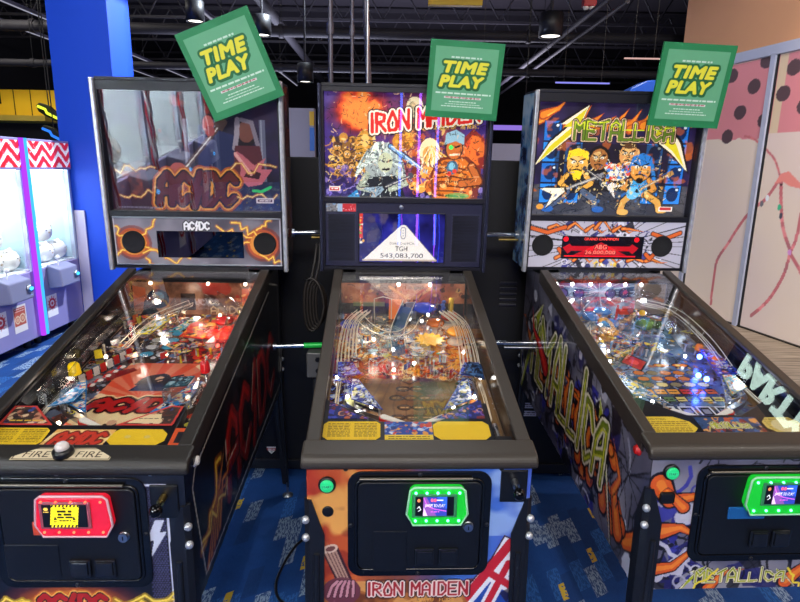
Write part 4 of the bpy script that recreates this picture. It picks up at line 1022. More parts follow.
        for x in (-.317, .199): ga.build('speaker_grille', M_PRINT, sp, (x, .0032, .032), (1, 0, 0), (0, 0, 1))
        lx0, lx1, lz0, lz1 = -.184, .17, .033, .236
        MB().box(lx0-.004, lx1+.004, -.001, .005, lz0-.004, lz1+.004, .002).build('display_bezel', M_BLK, sp)
        la = art_lcd(lx1-lx0, lz1-lz0); la.build('lcd_screen', art_mat('lcd picture', .2, estr=.85), sp, (lx0, -.0015, lz0), (1, 0, 0), (0, 0, 1))
        MB().box(lx0, lx1, -.006, -.004, lz0, lz1).build('screen_cover', M_TGLASS, sp)
        st = Art(.122, .033, .0018, '#8a8a8e'); st.rect(.065, .122, 0, .033, '#c8202e'); st.clutter(['#17171c', '#d8d8d8', '#8ab0d8', '#5a5a60'], 40, 3, .003, .009, [(0, 0), (.06, .033)]); st.rect(.045, .065, 0, .033, '#a8c4e0'); st.clutter(['#f0d8d8'], 8, 4, .002, .006, [(.07, .005), (.118, .028)])
        st.build('sticker', M_CARD, sp, (-.32, .0028, .242), (1, 0, 0), (0, 0, 1))
        MB().lathe([(.009, 0), (.009, .004), (.005, .005)], (-.012, .004, .262), (0, -1, 0)).build('head_lock', M_STEEL, sp)
    # ---- table: playfield, back panel, apron
    pa = (art_pf_acdc if L else art_pf_im if Mi else art_pf_met)()
    pfo = pa.build('playfield', M_PF, root, pf(-.257, 0), (1, 0, 0), (0, PCs, PS))
    MB().prism_x([(.08, .80), (1.065, .97), (1.065, 1.009), (.08, .838)], -.262, .262).build('playfield_board', pbr('plywood', '#7a5f42', .6), pfo)
    ba = Art(.514, .145, .0028)
    if L:
        ba.ramp(ba.noise(.06, 4, 4), [(.2, '#3a2018'), (.5, '#8a5a40'), (.75, '#b88a6a')]); ba.cloud('#a82a20', .06, 5, .5, .1, .8, [(.25, .08), (.514, .06), (.514, .145), (.25, .145)]); ba.ell(.1, .075, .045, .04, '#1c3448'); ba.ell(.1, .085, .025, .02, '#4a7a92'); ba.rect(.19, .25, .03, .1, '#2a1216'); ba.poly([(.0, .02), (.06, .03), (.05, .12), (.0, .13)], '#c8643a')
        ba.glyphs('AC/DC', .31, .015, .13, .03, .005, [(.004, '#5a3a24'), (0, '#d8b88a')]); ba.rect(.44, .49, .05, .12, '#c8502a'); ba.clutter(['#2a1410', '#e8a05a', '#7a1c14'], 40, 5, .005, .014, [(.43, .04), (.5, .13)])
    elif Mi:
        ba.ramp(ba.noise(.06, 4, 4), [(.2, '#4a2416'), (.5, '#a8583a'), (.8, '#d88a5a')]); ba.rect(0, .514, 0, .06, '#17141a'); ba.poly([(.2, .12), (.38, .12), (.3, .04)], '#c8643a'); ba.line([(.2, .13), (.29, .07), (.38, .13)], .012, '#e09a5a'); ba.ell(.35, .035, .03, .022, '#1c3a8a')
        ba.clutter(['#5a2a18', '#d89a5a', '#2a1410'], 50, 5, .006, .018, [(.0, .07), (.514, .14)]); ba.rect(.05, .18, .045, .065, '#7a8a5a', .7)
    else:
        ba.ramp(ba.noise(.05, 4, 4), [(.2, '#1c2440'), (.5, '#5a78a8'), (.8, '#c8d8f0')]); ba.cloud('#d83a5a', .05, 3, .42, .1, .9, [(.08, .02), (.38, .02), (.38, .085), (.08, .085)])
        for q in range(16): t0 = q*.4; ba.line([(.22, .11), (.22+.25*math.cos(t0), .11+.1*math.sin(t0))], .003, '#e0ecff')
        for x in (.06, .13, .27, .33): ba.ell(x, .1, .025, .022, '#2a2a5a'); ba.ell(x, .1, .02, .018, '#6a5a9a')
        ba.poly([(.39, 0), (.514, 0), (.514, .145), (.37, .145)], '#8a7a6e')
    bp = ba.build('back_panel', M_PF, root, (-.257, 1.062, 1.0), (1, 0, 0), (0, -.02, 1))
    for i in range(2 if Mi else 6 if R else 3):
        x = {'m': (-.02, .11), 'r': (-.23, -.16, -.08, 0, .07, .14), 'l': (-.18, .05, .2)}[kind][i]
        MB().lathe([(.006, 0), (.007, .008), (.003, .012)], (x, 1.055, 1.146), (0, -.6, -.8), 12).build('spot_lamp', M_BULB if not L else emis('dim lamp', (1, .8, .6), 8), bp)
    ay0, ay1 = .055, .278
    az = lambda y: gz(y)-.026
    ax = [(-.257, ay0), (.21 if not L else .215, ay0), (.21, ay1-.02), (.195, ay1-.02), (.06, .176), (-.10, .176), (-.257, ay1)]
    ap = MB().prism(ax, lambda u, v: (u, v, az(v)-.03), lambda u, v: (u, v, az(v)), .003).build('apron', M_APRON, root)
    MB().prism([(.21, ay0), (.257, ay0), (.257, .13), (.21, .13)], lambda u, v: (u, v, az(v)-.04), lambda u, v: (u, v, az(v)-.012)).build('shooter_cover', M_APRON, ap)
    def sheet(nm, a, x0, y0, clip=None, lift=.0015, mat=None): return a.build(nm, mat or M_CARD, ap, (x0, y0, az(y0)+lift), (1, 0, 0), (0, .9713, .238), clip)
    def yellow(w, h, cut, txt, seed, cc='#e8c01e'):
        a = Art(w, h, .0014, cc)
        for k in range(txt): a.dashes(w*.08, w*.46, h*(.86-.75*k/max(1, txt)), h*.045, '#4a3a0a', seed+k, .75); a.dashes(w*.54, w*.93, h*(.86-.75*k/max(1, txt)), h*.045, '#4a3a0a', seed+k+50, .75)
        return a, [(cut, 0), (w-cut, 0), (w, cut), (w, h-cut), (w-cut, h), (cut, h), (0, h-cut), (0, cut)]
    def plasticart(a, pal, seed): a.clutter(pal, 60, seed, .008, .03); return a
    if Mi:
        a, c = yellow(.155, .078, .012, 9, 3); sheet('instruction_card', a, -.252, .098, c)
        a, c = yellow(.155, .078, .016, 0, 3); sheet('instruction_card', a, .045, .098, c)
        a = Art(.13, .075, .0015, '#2a4a9a'); a.rect(0, .13, 0, .02, '#e8c83a'); a.clutter(['#1c2c6a', '#5a8ad8', '#c83a2a', '#d8e0f0', '#e8a03a'], 50, 5, .005, .016, [(0, .025), (.13, .075)]); a.dashes(.01, .12, .013, .004, '#3a2a0a', 2); a.dashes(.01, .12, .006, .003, '#3a2a0a', 3); sheet('instruction_card', a, -.087, .098)
        for x0, P in ((-.255, [(.01, 0), (.13, 0), (.075, .03), (.01, .085)]), (.045, [(0, 0), (.15, 0), (.15, .085), (.14, .085)])):
            a = Art(.155, .09, .002, '#1c2468'); a.clutter(['#3a4ac0', '#c86a3a', '#e0a070', '#7a2a2a', '#141a4a', '#8a5ac0'], 70, int(x0*100)+60, .006, .022); sheet('apron_plastic', a, x0, .185, P)
    elif L:
        a, c = yellow(.15, .072, .014, 8, 3); sheet('instruction_card', a, -.26, .092, c)
        a, c = yellow(.15, .068, .02, 0, 3); a.ell(.05, .036, .008, .006, '#d8c060'); a.ell(.1, .036, .008, .006, '#d8c060'); sheet('instruction_card', a, .048, .092, c)
        a = Art(.175, .07, .0015, '#e8b060'); a.ell(.09, .035, .09, .03, '#f0d8a0'); acdc(a, .025, .012, .12, .042, '#c8341e', '#8a2410', '#e8c880', '#5a1a0c', .011, .3); sheet('logo_card', a, -.115, .088, [(0, 0), (.16, 0), (.175, .07), (.02, .07)])
        a = Art(.04, .07, .002, '#d8521e'); a.rect(.012, .028, .012, .056, '#17131a'); sheet('apron_plastic', a, .212, .09, lift=.004)
        for x0, P in ((-.258, [(0, 0), (.145, 0), (.06, .085), (0, .085)]), (.045, [(0, 0), (.155, 0), (.16, .085), (.125, .09)])):
            a = Art(.165, .09, .0016, '#3a2a24'); a.clutter(['#17131a', '#c88a6a', '#2a4a9a', '#e8c8a0', '#5a2a1c'], 60, 9, .006, .02); a.poly([(.03, .01), (.12, .01), (.11, .05), (.06, .045)], '#e8d0a0') if x0 > 0 else None
            a.dashes(.045, .11, .03, .004, '#5a4a3a', 3) if x0 > 0 else a.dashes(.02, .11, .02, .005, '#e8b83a', 5)
            a.line(P+[P[0]], .014, '#c83a30'); sheet('apron_plastic', a, x0, .168, P, .004)
    else:
        a, c = yellow(.15, .075, .02, 0, 3, '#e8c83a'); a.text('HOW TO PLAY', .05, .062, .008, '#2a2208', .02, 0, 0, .05)
        for k in range(6): a.dashes(.012, .13, .05-.008*k, .0035, '#8a6a1c', k)
        sheet('instruction_card', a, -.25, .094, [(0, .01), (.01, 0), (.13, 0), (.15, .02), (.14, .05), (.1, .075), (.008, .075), (0, .06)])
        a = Art(.18, .07, .0016, '#2a4a7a'); a.clutter(['#c85a2a', '#3a6aa8', '#141c30', '#e8a04a', '#8a2a1c'], 70, 4, .006, .02); met_logo(a, .035, .022, .11, .02, 0, 1.2); sheet('logo_card', a, -.09, .094)
        a, c = yellow(.11, .07, .02, 6, 7, '#d8c060'); a.ell(.06, .03, .04, .03, '#e8dcae', .7); sheet('instruction_card', a, .1, .094, c)
    return root, pfo, cab, bb
# ------------------------------------------------------------------ things mounted on a playfield
class Table:
    def __init__(s, par, seed): s.p = par; s.r = random.Random(seed)
    def frame(s, x, v, h=0): return Matrix.Translation(pf(x, v, h)) @ Matrix.Rotation(math.atan2(PS, PCs), 4, 'X')
    def put(s, mb, name, mat, x, v, h=0, rz=0):
        mb.tf(s.frame(x, v, h) @ Matrix.Rotation(rz, 4, 'Z')); return mb.build(name, mat, s.p)
    def flipper(s, x, v, sgn, col='#e8e4d8', rub='#c8281e'):
        L = .072; P = []
        for i in range(9): t = PI/2+PI*i/8; P.append((.011*math.cos(t), .011*math.sin(t)))
        for i in range(9): t = -PI/2+PI*i/8; P.append((L+.006*math.cos(t), .006*math.sin(t)))
        rz = -.5 if sgn > 0 else PI+.5
        o = s.put(MB().prism_z(P, .012, .03, .002), 'flipper', plastic(col), x, v, 0, rz)
        P2 = [(p[0]*1.02-(.0025 if p[0] < L/2 else -.0022), p[1]*1.28) for p in P]
        s.put(MB().prism_z(P2, .014, .026), 'flipper_rubber', plastic(rub, .6), x, v, 0, rz); return o
    def post(s, x, v, h=.03, col='#d8d4c8', r=.0045):
        return s.put(MB().lathe([(r, 0), (r*.7, .004), (r*.7, h*.8), (r*1.1, h*.82), (r*1.1, h*.95), (r*.5, h)], (0, 0, 0), n=10), 'post', plastic(col), x, v)
    def rubber(s, pts, h=.018, r=.0035, col='#17151a'):
        return MB().tube([pf(x, v, h) for x, v in pts], r, 6, True).build('rubber_ring', plastic(col, .7), s.p)
    def plate(s, pts, h, art=None, col='#2a4a8a', name='plastic_cover', t=.002):
        x0 = min(p[0] for p in pts); v0 = min(p[1] for p in pts); W = max(p[0] for p in pts)-x0; H = max(p[1] for p in pts)-v0
        o = MB().prism(pts, lambda x, v: pf(x, v, h-t), lambda x, v: pf(x, v, h)).build(name, plastic(col), s.p)
        if art:
            a = Art(W, H, .0026, col); a.clutter(art, int(60+W*H*12000), s.r.randint(0, 999), .004, .016)
            a.line([(p[0]-x0, p[1]-v0) for p in pts+[pts[0]]], .005, art[0])
            q = a.build('plastic_print', M_PF, s.p, pf(x0, v0, h+.0008), (1, 0, 0), (0, PCs, PS), [(p[0]-x0, p[1]-v0) for p in pts])
        return o
    def lamp(s, x, v, h=.012, mat=None, r=.006):
        return s.put(MB().sph((0, 0, 0), r, 10, (1, 1, 1.1)), 'lamp', mat or M_BULB, x, v, h)
    def cap(s, x, v, h, col, r=.016, tall=.03):
        s.put(MB().lathe([(r*.6, 0), (r*.6, .012), (r*.35, .014), (r*.35, h)], (0, 0, 0)), 'post', M_CLEAR, x, v)
        return s.put(MB().lathe([(r*1.05, 0), (r, .004), (r*.92, tall*.8), (r*.7, tall), (r*.2, tall*1.02)], (0, 0, 0), n=10), 'lamp_cap', cap(col), x, v, h)
    def bumper(s, x, v, col, skirt='#e8e0d0', r=.03):
        s.put(MB().lathe([(r*1.05, 0), (r*1.05, .004), (r*.75, .012), (r*.72, .034), (r*.95, .036), (r*.95, .04)], (0, 0, 0), n=22), 'pop_bumper', plastic(skirt), x, v)
        s.put(MB().lathe([(r*.9, .026), (r*.9, .03)], (0, 0, 0), n=22), 'bumper_ring', M_STEEL, x, v)
        return s.put(MB().lathe([(r*1.12, 0), (r*1.15, .006), (r*1.0, .013), (r*.4, .016)], (0, 0, 0), n=22), 'bumper_cap', plastic(col, .15), x, v, .041)
    def target(s, x, v, rz, col, w=.022, h=.03):
        return s.put(MB().box(-w/2, w/2, -.002, .002, .004, h, .001), 'target', plastic(col), x, v, 0, rz)
    def ramp(s, pts, w=.045, wall=.022, mat=None, name='plastic_ramp'):
        C = curve_pts([pf(*p) for p in pts], 6); n = len(C); up = pf(0, 0, 1)-pf(0, 0, 0)
        L, R, L2, R2 = [], [], [], []
        for i in range(n):
            d = (C[min(i+1, n-1)]-C[max(i-1, 0)]).normalized(); sd = d.cross(up).normalized()
            L.append(C[i]-sd*w/2); R.append(C[i]+sd*w/2); L2.append(L[-1]+up*wall); R2.append(R[-1]+up*wall)
        m = MB().strip(L, R).strip(L2, L).strip(R, R2)
        o = m.build(name, mat or M_CLEAR, s.p)
        mb = MB().tube(L2, .0016, 5).tube(R2, .0016, 5)
        mb.build('ramp_edge', M_CLEAR if mat is None else M_WIRE, s.p); return o
    def wire(s, pts, g=.026, n=10):
        C = curve_pts([pf(*p) for p in pts], 6); m = MB(); up = pf(0, 0, 1)-pf(0, 0, 0); L = []; R = []; L2 = []; R2 = []
        for i in range(len(C)):
            d = (C[min(i+1, len(C)-1)]-C[max(i-1, 0)]).normalized(); sd = d.cross(up).normalized()
            L.append(C[i]-sd*g*.35); R.append(C[i]+sd*g*.35); L2.append(C[i]-sd*g*.6+up*g*.6); R2.append(C[i]+sd*g*.6+up*g*.6)
        for q in (L, R, L2, R2): m.tube(q, .0017, 6)
        for i in range(2, len(C), 5): m.tube([L2[i], L[i], R[i], R2[i]], .0014, 5)
        return m.build('wire_ramp', M_WIRE, s.p)
    def guide(s, pts, h=.025):
        C = curve_pts([pf(*p, 0) for p in pts], 6); up = (pf(0, 0, 1)-pf(0, 0, 0))*h
        return MB().strip(C, [c+up for c in C]).build('ball_guide', M_STEEL, s.p)
    def slings(s, art, lampm, col='#1c2c6a', rub='#17151a'):
        for sg in (-1, 1):
            P = [(sg*.10, .235), (sg*.175, .285), (sg*.178, .385)]
            for p in P: s.post(*p, .036)
            s.rubber(P, .018, .0035, rub)
            s.plate([(sg*.09, .222), (sg*.186, .28), (sg*.19, .40), (sg*.168, .40)] if sg > 0 else [(sg*.168, .40), (sg*.19, .40), (sg*.186, .28), (sg*.09, .222)], .037, art, col, 'slingshot_cover')
            for q in range(3): s.lamp(sg*(.125+.022*q), .262+.036*q, .02, lampm, .0055)
            s.guide([(sg*.075, .195), (sg*.2, .285), (sg*.208, .42)], .02); s.wire([(sg*.228, .2, .01), (sg*.232, .33, .01), (sg*.23, .42, .012)], .008)
            s.flipper(sg*-.088 if False else (-.088 if sg < 0 else .088), .198, 1 if sg < 0 else -1)
    def bits(s, n, v0, v1, cols, x0=-.24, x1=.24, hmax=.05):
        """small posts, targets and covers standing about the upper table"""
        for i in range(n):
            x, v = s.r.uniform(x0, x1), s.r.uniform(v0, v1); k = s.r.random()
            if k < .3: s.post(x, v, s.r.uniform(.025, hmax), s.r.choice(['#d8d4c8', '#c8281e', '#e8d02a', '#8ab0d8']))
            elif k < .55: s.target(x, v, s.r.uniform(-1, 1), s.r.choice(cols), s.r.uniform(.018, .03), s.r.uniform(.025, .04))
            else:
                w = s.r.uniform(.02, .05); t0 = s.r.uniform(0, 6.28); m = s.r.randint(3, 5)
                P = [(x+w*s.r.uniform(.5, 1)*math.cos(t0+6.28*q/m), v+w*s.r.uniform(.5, 1)*math.sin(t0+6.28*q/m)) for q in range(m)]
                P = [(min(.245, max(-.245, p[0])), min(.98, p[1])) for p in P]
                s.plate(P, s.r.uniform(.03, hmax), cols, s.r.choice(cols))
                s.post(x, v, .03)
def plunger(T):
    T.put(MB().cyl((0, -.02, .012), (0, .06, .012), .004).cyl((0, .06, .012), (0, .075, .012), .009, n=12), 'ball_plunger', M_STEEL, .236, .10)
    T.put(MB().tube([(.006*math.cos(i*.9), -.01+i*.0016, .012+.006*math.sin(i*.9)) for i in range(40)], .0012, 5), 'plunger_spring', M_STEEL, .236, .10)
    MB().strip([pf(.212, .1, 0), pf(.212, .55, 0)], [pf(.212, .1, .022), pf(.212, .55, .022)]).build('lane_rail', plastic('#8a6a42', .5), T.p)
def dress_acdc(p):
    T = Table(p, 3); plunger(T)
    pal = ['#c8281e', '#17151a', '#e8d02a', '#3a5a8a', '#e8c890', '#8a8c96', '#d8641c']
    T.slings(['#2a86c8', '#e8e4d8', '#c8281e', '#17151a', '#e8c890'], M_BULB, '#2a7ab8')
    T.cap(-.212, .42, .05, '#f0c80a', .019, .036); T.cap(.19, .44, .05, '#b80f14', .016, .036)
    # clear moulded boxes beside the flippers
    for x, w, l in ((-.215, .07, .09), (.155, .085, .09)):
        m = MB(); m.box(-w/2, w/2, -l/2, l/2, .03, .034, .001)
        for a, b, c, d in ((-w/2, -w/2+.003, -l/2, l/2), (w/2-.003, w/2, -l/2, l/2), (-w/2, w/2, -l/2, -l/2+.003), (-w/2, w/2, l/2-.003, l/2)): m.box(a, b, c, d, .034, .075, .001)
        T.put(m, 'clear_guard', M_CLEAR, x, .315)
        for q in (-1, 1): T.post(x+q*w*.35, .29, .055, '#c8ccd0')
    T.plate([(-.2, .23), (-.14, .26), (-.135, .33), (-.175, .34)], .05, ['#e8e8f0', '#2a8ac8', '#1c5a9a', '#2a9ad8', '#17151a'], '#2a8ac8')
    T.plate([(.11, .29), (.18, .30), (.185, .36), (.12, .35)], .08, ['#17323c', '#2a5a6a', '#8ab0b8'], '#2a4a5a')
    T.ramp([(-.222, .36, .06), (-.226, .55, .07), (-.2, .78, .085), (-.12, .93, .09)], .05, .03)
    T.ramp([(.222, .42, .06), (.225, .6, .07), (.2, .8, .085), (.08, .94, .09)], .05, .03)
    T.ramp([(-.06, .62, .004), (-.05, .74, .03), (-.02, .9, .08)], .055, .035)
    T.wire([(-.14, .62, .04), (-.1, .8, .06), (.0, .93, .07)])
    for x, v, c in ((.06, .78, '#c8281e'), (.13, .72, '#e8281e'), (.15, .84, '#c81414')): T.bumper(x, v, c)
    T.plate([(.03, .68), (.12, .66), (.14, .76), (.05, .8)], .056, ['#e83a1c', '#17151a', '#f0b02a', '#c8140f'], '#c81e14')
    T.plate([(.14, .62), (.24, .63), (.245, .78), (.17, .76)], .06, ['#e8281e', '#ff6a4a', '#8a0f0c', '#c8641c'], '#d81e14')
    T.plate([(-.13, .7), (-.08, .7), (-.05, .83), (-.1, .84)], .055, ['#e8d81e', '#2a9ab0', '#17151a', '#e8e8e8'], '#d8c81e')
    T.plate([(-.02, .72), (.02, .72), (.06, .85), (.03, .86)], .055, ['#2a9ab0', '#e8d81e', '#17151a', '#e8e8e8'], '#2a9ab0')
    for k in range(8): T.target(-.205+.011*k, .44+.026*k, 1.05, '#c82a20' if k % 2 else '#d8d4cc', .02, .034)
    T.put(MB().lathe([(.004, .10), (.012, .095), (.02, .07), (.026, .045), (.036, .03), (.034, .028)], (0, 0, 0)), 'bell', pbr('dark bronze bell', '#1f3440', .25, .8), -.165, .93)
    T.put(MB().cyl((0, 0, 0), (0, 0, .03), .006), 'bell_post', M_STEEL, -.165, .93)
    T.bits(46, .56, .97, pal)
    for x, v in ((-.1, .95), (.1, .96), (.2, .58), (-.2, .6), (.0, .62), (-.16, .2), (.16, .2), (.22, .5)): T.lamp(x, v, .014, emis('warm lamp', (1, .8, .55), 16))
    for x, v in ((.2, .7), (.17, .66)): T.lamp(x, v, .03, emis('red lamp', (1, .05, .03), 20))
def dress_im(p):
    T = Table(p, 9); plunger(T)
    pal = ['#d8741e', '#2a4a8a', '#e8c060', '#7a2414', '#8ab0c8', '#17151a', '#e8e0c8', '#3a6a7a']
    T.slings(['#8aa8e8', '#1c2c8a', '#e8ecf4', '#c8c88a', '#17151a'], M_BULB, '#2a3a9a')
    for sg in (-1, 1):
        for q in range(3): T.wire([(sg*(.236-.026*q), .47+.01*q, .02), (sg*(.236-.024*q), .6, .05), (sg*(.222-.02*q), .74, .075), (sg*(.18-.02*q), .84, .08)], .012)
        T.plate([(sg*.235, .4), (sg*.16, .42), (sg*.19, .5), (sg*.24, .5)][::sg], .045, ['#3a5ae0', '#c8d8f0', '#141c4a', '#8aa8f0'], '#1c2c8a')
    T.plate([(.17, .40), (.235, .36), (.24, .46), (.2, .48)], .06, ['#2a4a7a', '#141c30', '#4a7ab0'], '#1c3050')
    T.put(MB().lathe([(.045, 0), (.05, .006), (.045, .012), (.02, .018), (.004, .02)], (0, 0, 0), n=26), 'disc_cover', plastic('#2a4ac8', .12), .08, .9, .07)
    T.put(MB().lathe([(.03, 0), (.034, .006), (.03, .01), (.004, .012)], (0, 0, 0), n=24), 'disc_cover', plastic('#2a4ac8', .12), -.215, .76, .06)
    T.ramp([(-.19, .82, .07), (-.14, .72, .06), (-.07, .66, .055), (.0, .70, .05), (.04, .8, .06)], .036, .018, M_CLEAR)
    T.ramp([(-.03, .62, .004), (-.03, .74, .03), (.02, .9, .075)], .05, .03, plastic('#3a5a78', .2))
    T.ramp([(.07, .62, .004), (.1, .76, .03), (.16, .9, .075)], .05, .03)
    for x, v, c in ((.12, .82, '#c8641c'), (.19, .74, '#e8a03a'), (.18, .88, '#c83a1e')): T.bumper(x, v, c)
    T.put(MB().prism_z([(.058*math.cos(6.283*i/24)*(1 if i % 2 else .72), .058*math.sin(6.283*i/24)*(1 if i % 2 else .72)) for i in range(24)], .05, .053), 'burst_plastic', plastic('#f0b81e'), .085, .66)
    T.post(.085, .66, .05)
    T.put(MB().box(-.025, .025, -.004, .004, .0, .085, .002), 'lit_door', pbr('orange door', '#c86a2a', .4, emit='#e8742a', estr=.5), -.035, .955)
    T.put(MB().box(-.022, .022, -.004, .004, .0, .075, .002), 'metal_door', M_STEEL, .03, .955)
    T.put(MB().tube([(0, 0, 0), (0, 0, .09), (.035, 0, .1), (.07, 0, .09), (.07, 0, 0)], .0022), 'wire_gate', M_WIRE, -.12, .95)
    m = MB(); 
    for k in range(6): m.sph((.004*(k % 2), 0, .014+.013*k), .010, 8, (1, .7, .8))
    T.put(m, 'totem', pbr('painted totem', '#3a5ab0', .35, var=.9, vscale=60), .16, .95); T.put(MB().lathe([(.012, 0), (.01, .09), (.004, .095)], (0, 0, 0)), 'totem_post', plastic('#e8b83a'), .195, .955)
    T.bits(46, .52, .84, pal)
    for x, v in ((-.12, .7), (.02, .52), (-.05, .5), (.1, .93), (.07, .87), (-.24, .45), (.24, .45), (.2, .6), (-.05, .62), (-.17, .24), (.17, .24), (.2, .33), (-.2, .33)): T.lamp(x, v, .03 if v > .5 else .014, None, .006)
def dress_met(p):
    T = Table(p, 21); plunger(T)
    pal = ['#3a5a86', '#c8ccd4', '#17151a', '#d8781e', '#e8d04a', '#8aa0b8', '#6a3a2a', '#2a3a8a']
    T.slings(['#e8ecf4', '#5a7ab0', '#17151a', '#e8c83a', '#8aa0b8'], M_BULB, '#5a7a9a')
    T.ramp([(-.2, .6, .06), (-.215, .76, .075), (-.18, .9, .09), (-.08, .965, .09)], .055, .032)
    T.ramp([(-.02, .93, .09), (.08, .95, .092), (.16, .88, .09), (.185, .74, .075), (.14, .62, .05)], .05, .032)
    T.ramp([(.06, .62, .004), (.07, .72, .03), (.05, .86, .08)], .06, .035)
    T.wire([(.22, .45, .03), (.225, .62, .06), (.2, .82, .08), (.1, .9, .085)], .028); T.wire([(-.225, .44, .03), (-.23, .58, .05), (-.2, .7, .07)], .026)
    for x, v, c in ((-.12, .86, '#3a78c0'), (-.06, .8, '#3a78c0'), (-.05, .92, '#4a86c8')): T.bumper(x, v, c, '#b8c4d0')
    m = MB()
    for k in range(26):
        t = k*.7; m.sph((.04*math.cos(t)*(.4+.6*(k % 5)/5), .04*math.sin(t)*(.4+.6*(k % 5)/5), .02+.0016*k), .009, 8)
    T.put(m, 'toy_figure', pbr('bronze painted toy', '#b8823a', .35, .2, var=.5, vscale=70), -.1, .71)
    T.put(MB().tube(curve_pts([(0, 0, .0), (.01, .01, .05), (-.02, .02, .08), (-.05, .0, .085)], 5), .007), 'toy_arm', plastic('#c8924a'), -.08, .74)
    T.put(MB().lathe([(.034, 0), (.036, .01), (.028, .024), (.008, .03)], (0, 0, 0)), 'green_dome', plastic('#6a8a3a', .2), .075, .8, .03)
    T.put(MB().box(-.03, .03, -.012, .012, .0, .02, .005).box(-.014, .016, -.01, .01, .02, .032, .004), 'toy_truck', plastic('#d8381e', .2), .03, .88, .05)
    T.put(MB().sph((0, 0, .012), .013, 12), 'lamp_dome', cap('#f0b80f'), .095, .865, .05)
    T.put(MB().box(-.004, .004, -.004, .004, 0, .09, .001), 'red_post', plastic('#d82a1e'), -.005, .88)
    T.put(MB().box(-.003, .003, -.003, .003, 0, .07, .001).box(-.04, .04, -.003, .003, .064, .07, .001), 'gate_bracket', M_STEEL, .04, .64)
    for k in range(2): T.target(-.045+.02*k, .93, .3, '#e8741e', .028, .05)
    T.plate([(-.235, .5), (-.17, .54), (-.14, .66), (-.22, .68)], .04, ['#e8c83a', '#d8d8dc', '#8a5a2a', '#17151a'], '#c8a84a')
    T.plate([(.15, .38), (.24, .40), (.24, .56), (.19, .58)], .045, ['#2a3ac8', '#e8e8f0', '#17151a', '#d86a2a', '#4a6ae0'], '#2a3aa0')
    T.plate([(.12, .25), (.2, .3), (.205, .38), (.16, .38)], .05, ['#e8c83a', '#2a9ab0', '#e8e8f0', '#d86a2a'], '#3a8a9a')
    T.cap(.205, .50, .03, '#e86a14', .014, .022); T.cap(.2, .6, .03, '#c8641c', .014, .022)
    T.bits(48, .55, .96, pal)
    for x, v in ((-.2, .6), (-.14, .6), (-.165, .52), (-.2, .49), (-.15, .33), (-.12, .29), (-.1, .27), (.14, .27), (.17, .3), (.13, .56), (-.24, .66), (.0, .96), (.15, .95), (-.16, .95), (-.06, .97)): T.lamp(x, v, .024, None, .0055)
    for x, v in ((.175, .545), (.10, .41), (.115, .385)): T.lamp(x, v, .03, M_BULBB, .009)
    for x, v in ((-.19, .44), (-.165, .4), (-.2, .56)): T.lamp(x, v, .01, emis('amber lamp', (1, .6, .05), 5), .008)
    # round black speaker seen inside, on the far right wall
    MB().lathe([(.05, 0), (.05, .004), (.045, .006), (.04, .003), (.005, .005)], (.2585, .98, 1.09), (-1, 0, 0), 24).build('inner_speaker', M_SPK, T.p)
# ------------------------------------------------------------------ the three machines
CAMZ = 1.6135
ml = [('m', 'pinball_machine', '', (.0573, 1.3389, 0), .0418),
      ('l', 'pinball_machine', 'black pinball machine with red lettering on its side and red glowing card reader', (-.795, 1.28, 0), .031),
      ('r', 'pinball_machine', 'pinball machine with cracked grey and flame cabinet art, red display, by frosted glass wall', (.947, 1.422, 0), .0512)]
ml[0] = ml[0][:2]+('middle one of the three pinball machines, orange front with flag corner, white score triangle',)+ml[0][3:]
roots = {}
for k, nm, lab, loc, yaw in ml:
    root, pfo, cab, bb = machine(k, nm, lab, loc, yaw); roots[k] = root
    {'m': dress_im, 'l': dress_acdc, 'r': dress_met}[k](pfo)
    # the table's own lighting: a lamp strip under the head, lamps by the flippers
    def light(tp, p, e, col, **kw):
        ld = bpy.data.lights.new('table_lamp', tp); ld.energy = e; ld.color = col
        for a, b in kw.items(): setattr(ld, a, b)
        o = bpy.data.objects.new('table_lamp', ld); COL.objects.link(o); o.parent = root; o.location = p; return o
    col = {'m': (1, .83, .62), 'l': (1, .80, .66), 'r': (.80, .90, 1)}[k]
    e = {'m': .42, 'l': .72, 'r': .72}[k]
    for x in (-.16, 0, .16):
        o = light('SPOT', (x, 1.045, 1.135), e*2.6, col, spot_size=math.radians(120), spot_blend=1.0, shadow_soft_size=.012); o.rotation_euler = (math.radians(-38), 0, 0)
    for x, y, h in ((-.2, .42, .065), (.2, .42, .065), (-.12, .75, .085), (.13, .78, .085)): light('POINT', tuple(pf(x, (y-.08), h)), e*.28, col, shadow_soft_size=.02)
    if k == 'r':
        light('POINT', tuple(pf(.17, .53, .06)), .25, (.05, .12, 1), shadow_soft_size=.01); light('POINT', tuple(pf(.10, .39, .06)), .25, (.05, .12, 1), shadow_soft_size=.01)
    if k == 'l': light('POINT', tuple(pf(.17, .72, .08)), .22, (1, .06, .04), shadow_soft_size=.02)
def xf(k, p): return roots[k].matrix_basis @ Vector(p) if False else Matrix.Translation(roots[k].location) @ Matrix.Rotation(roots[k].rotation_euler.z, 4, 'Z') @ Vector(p)

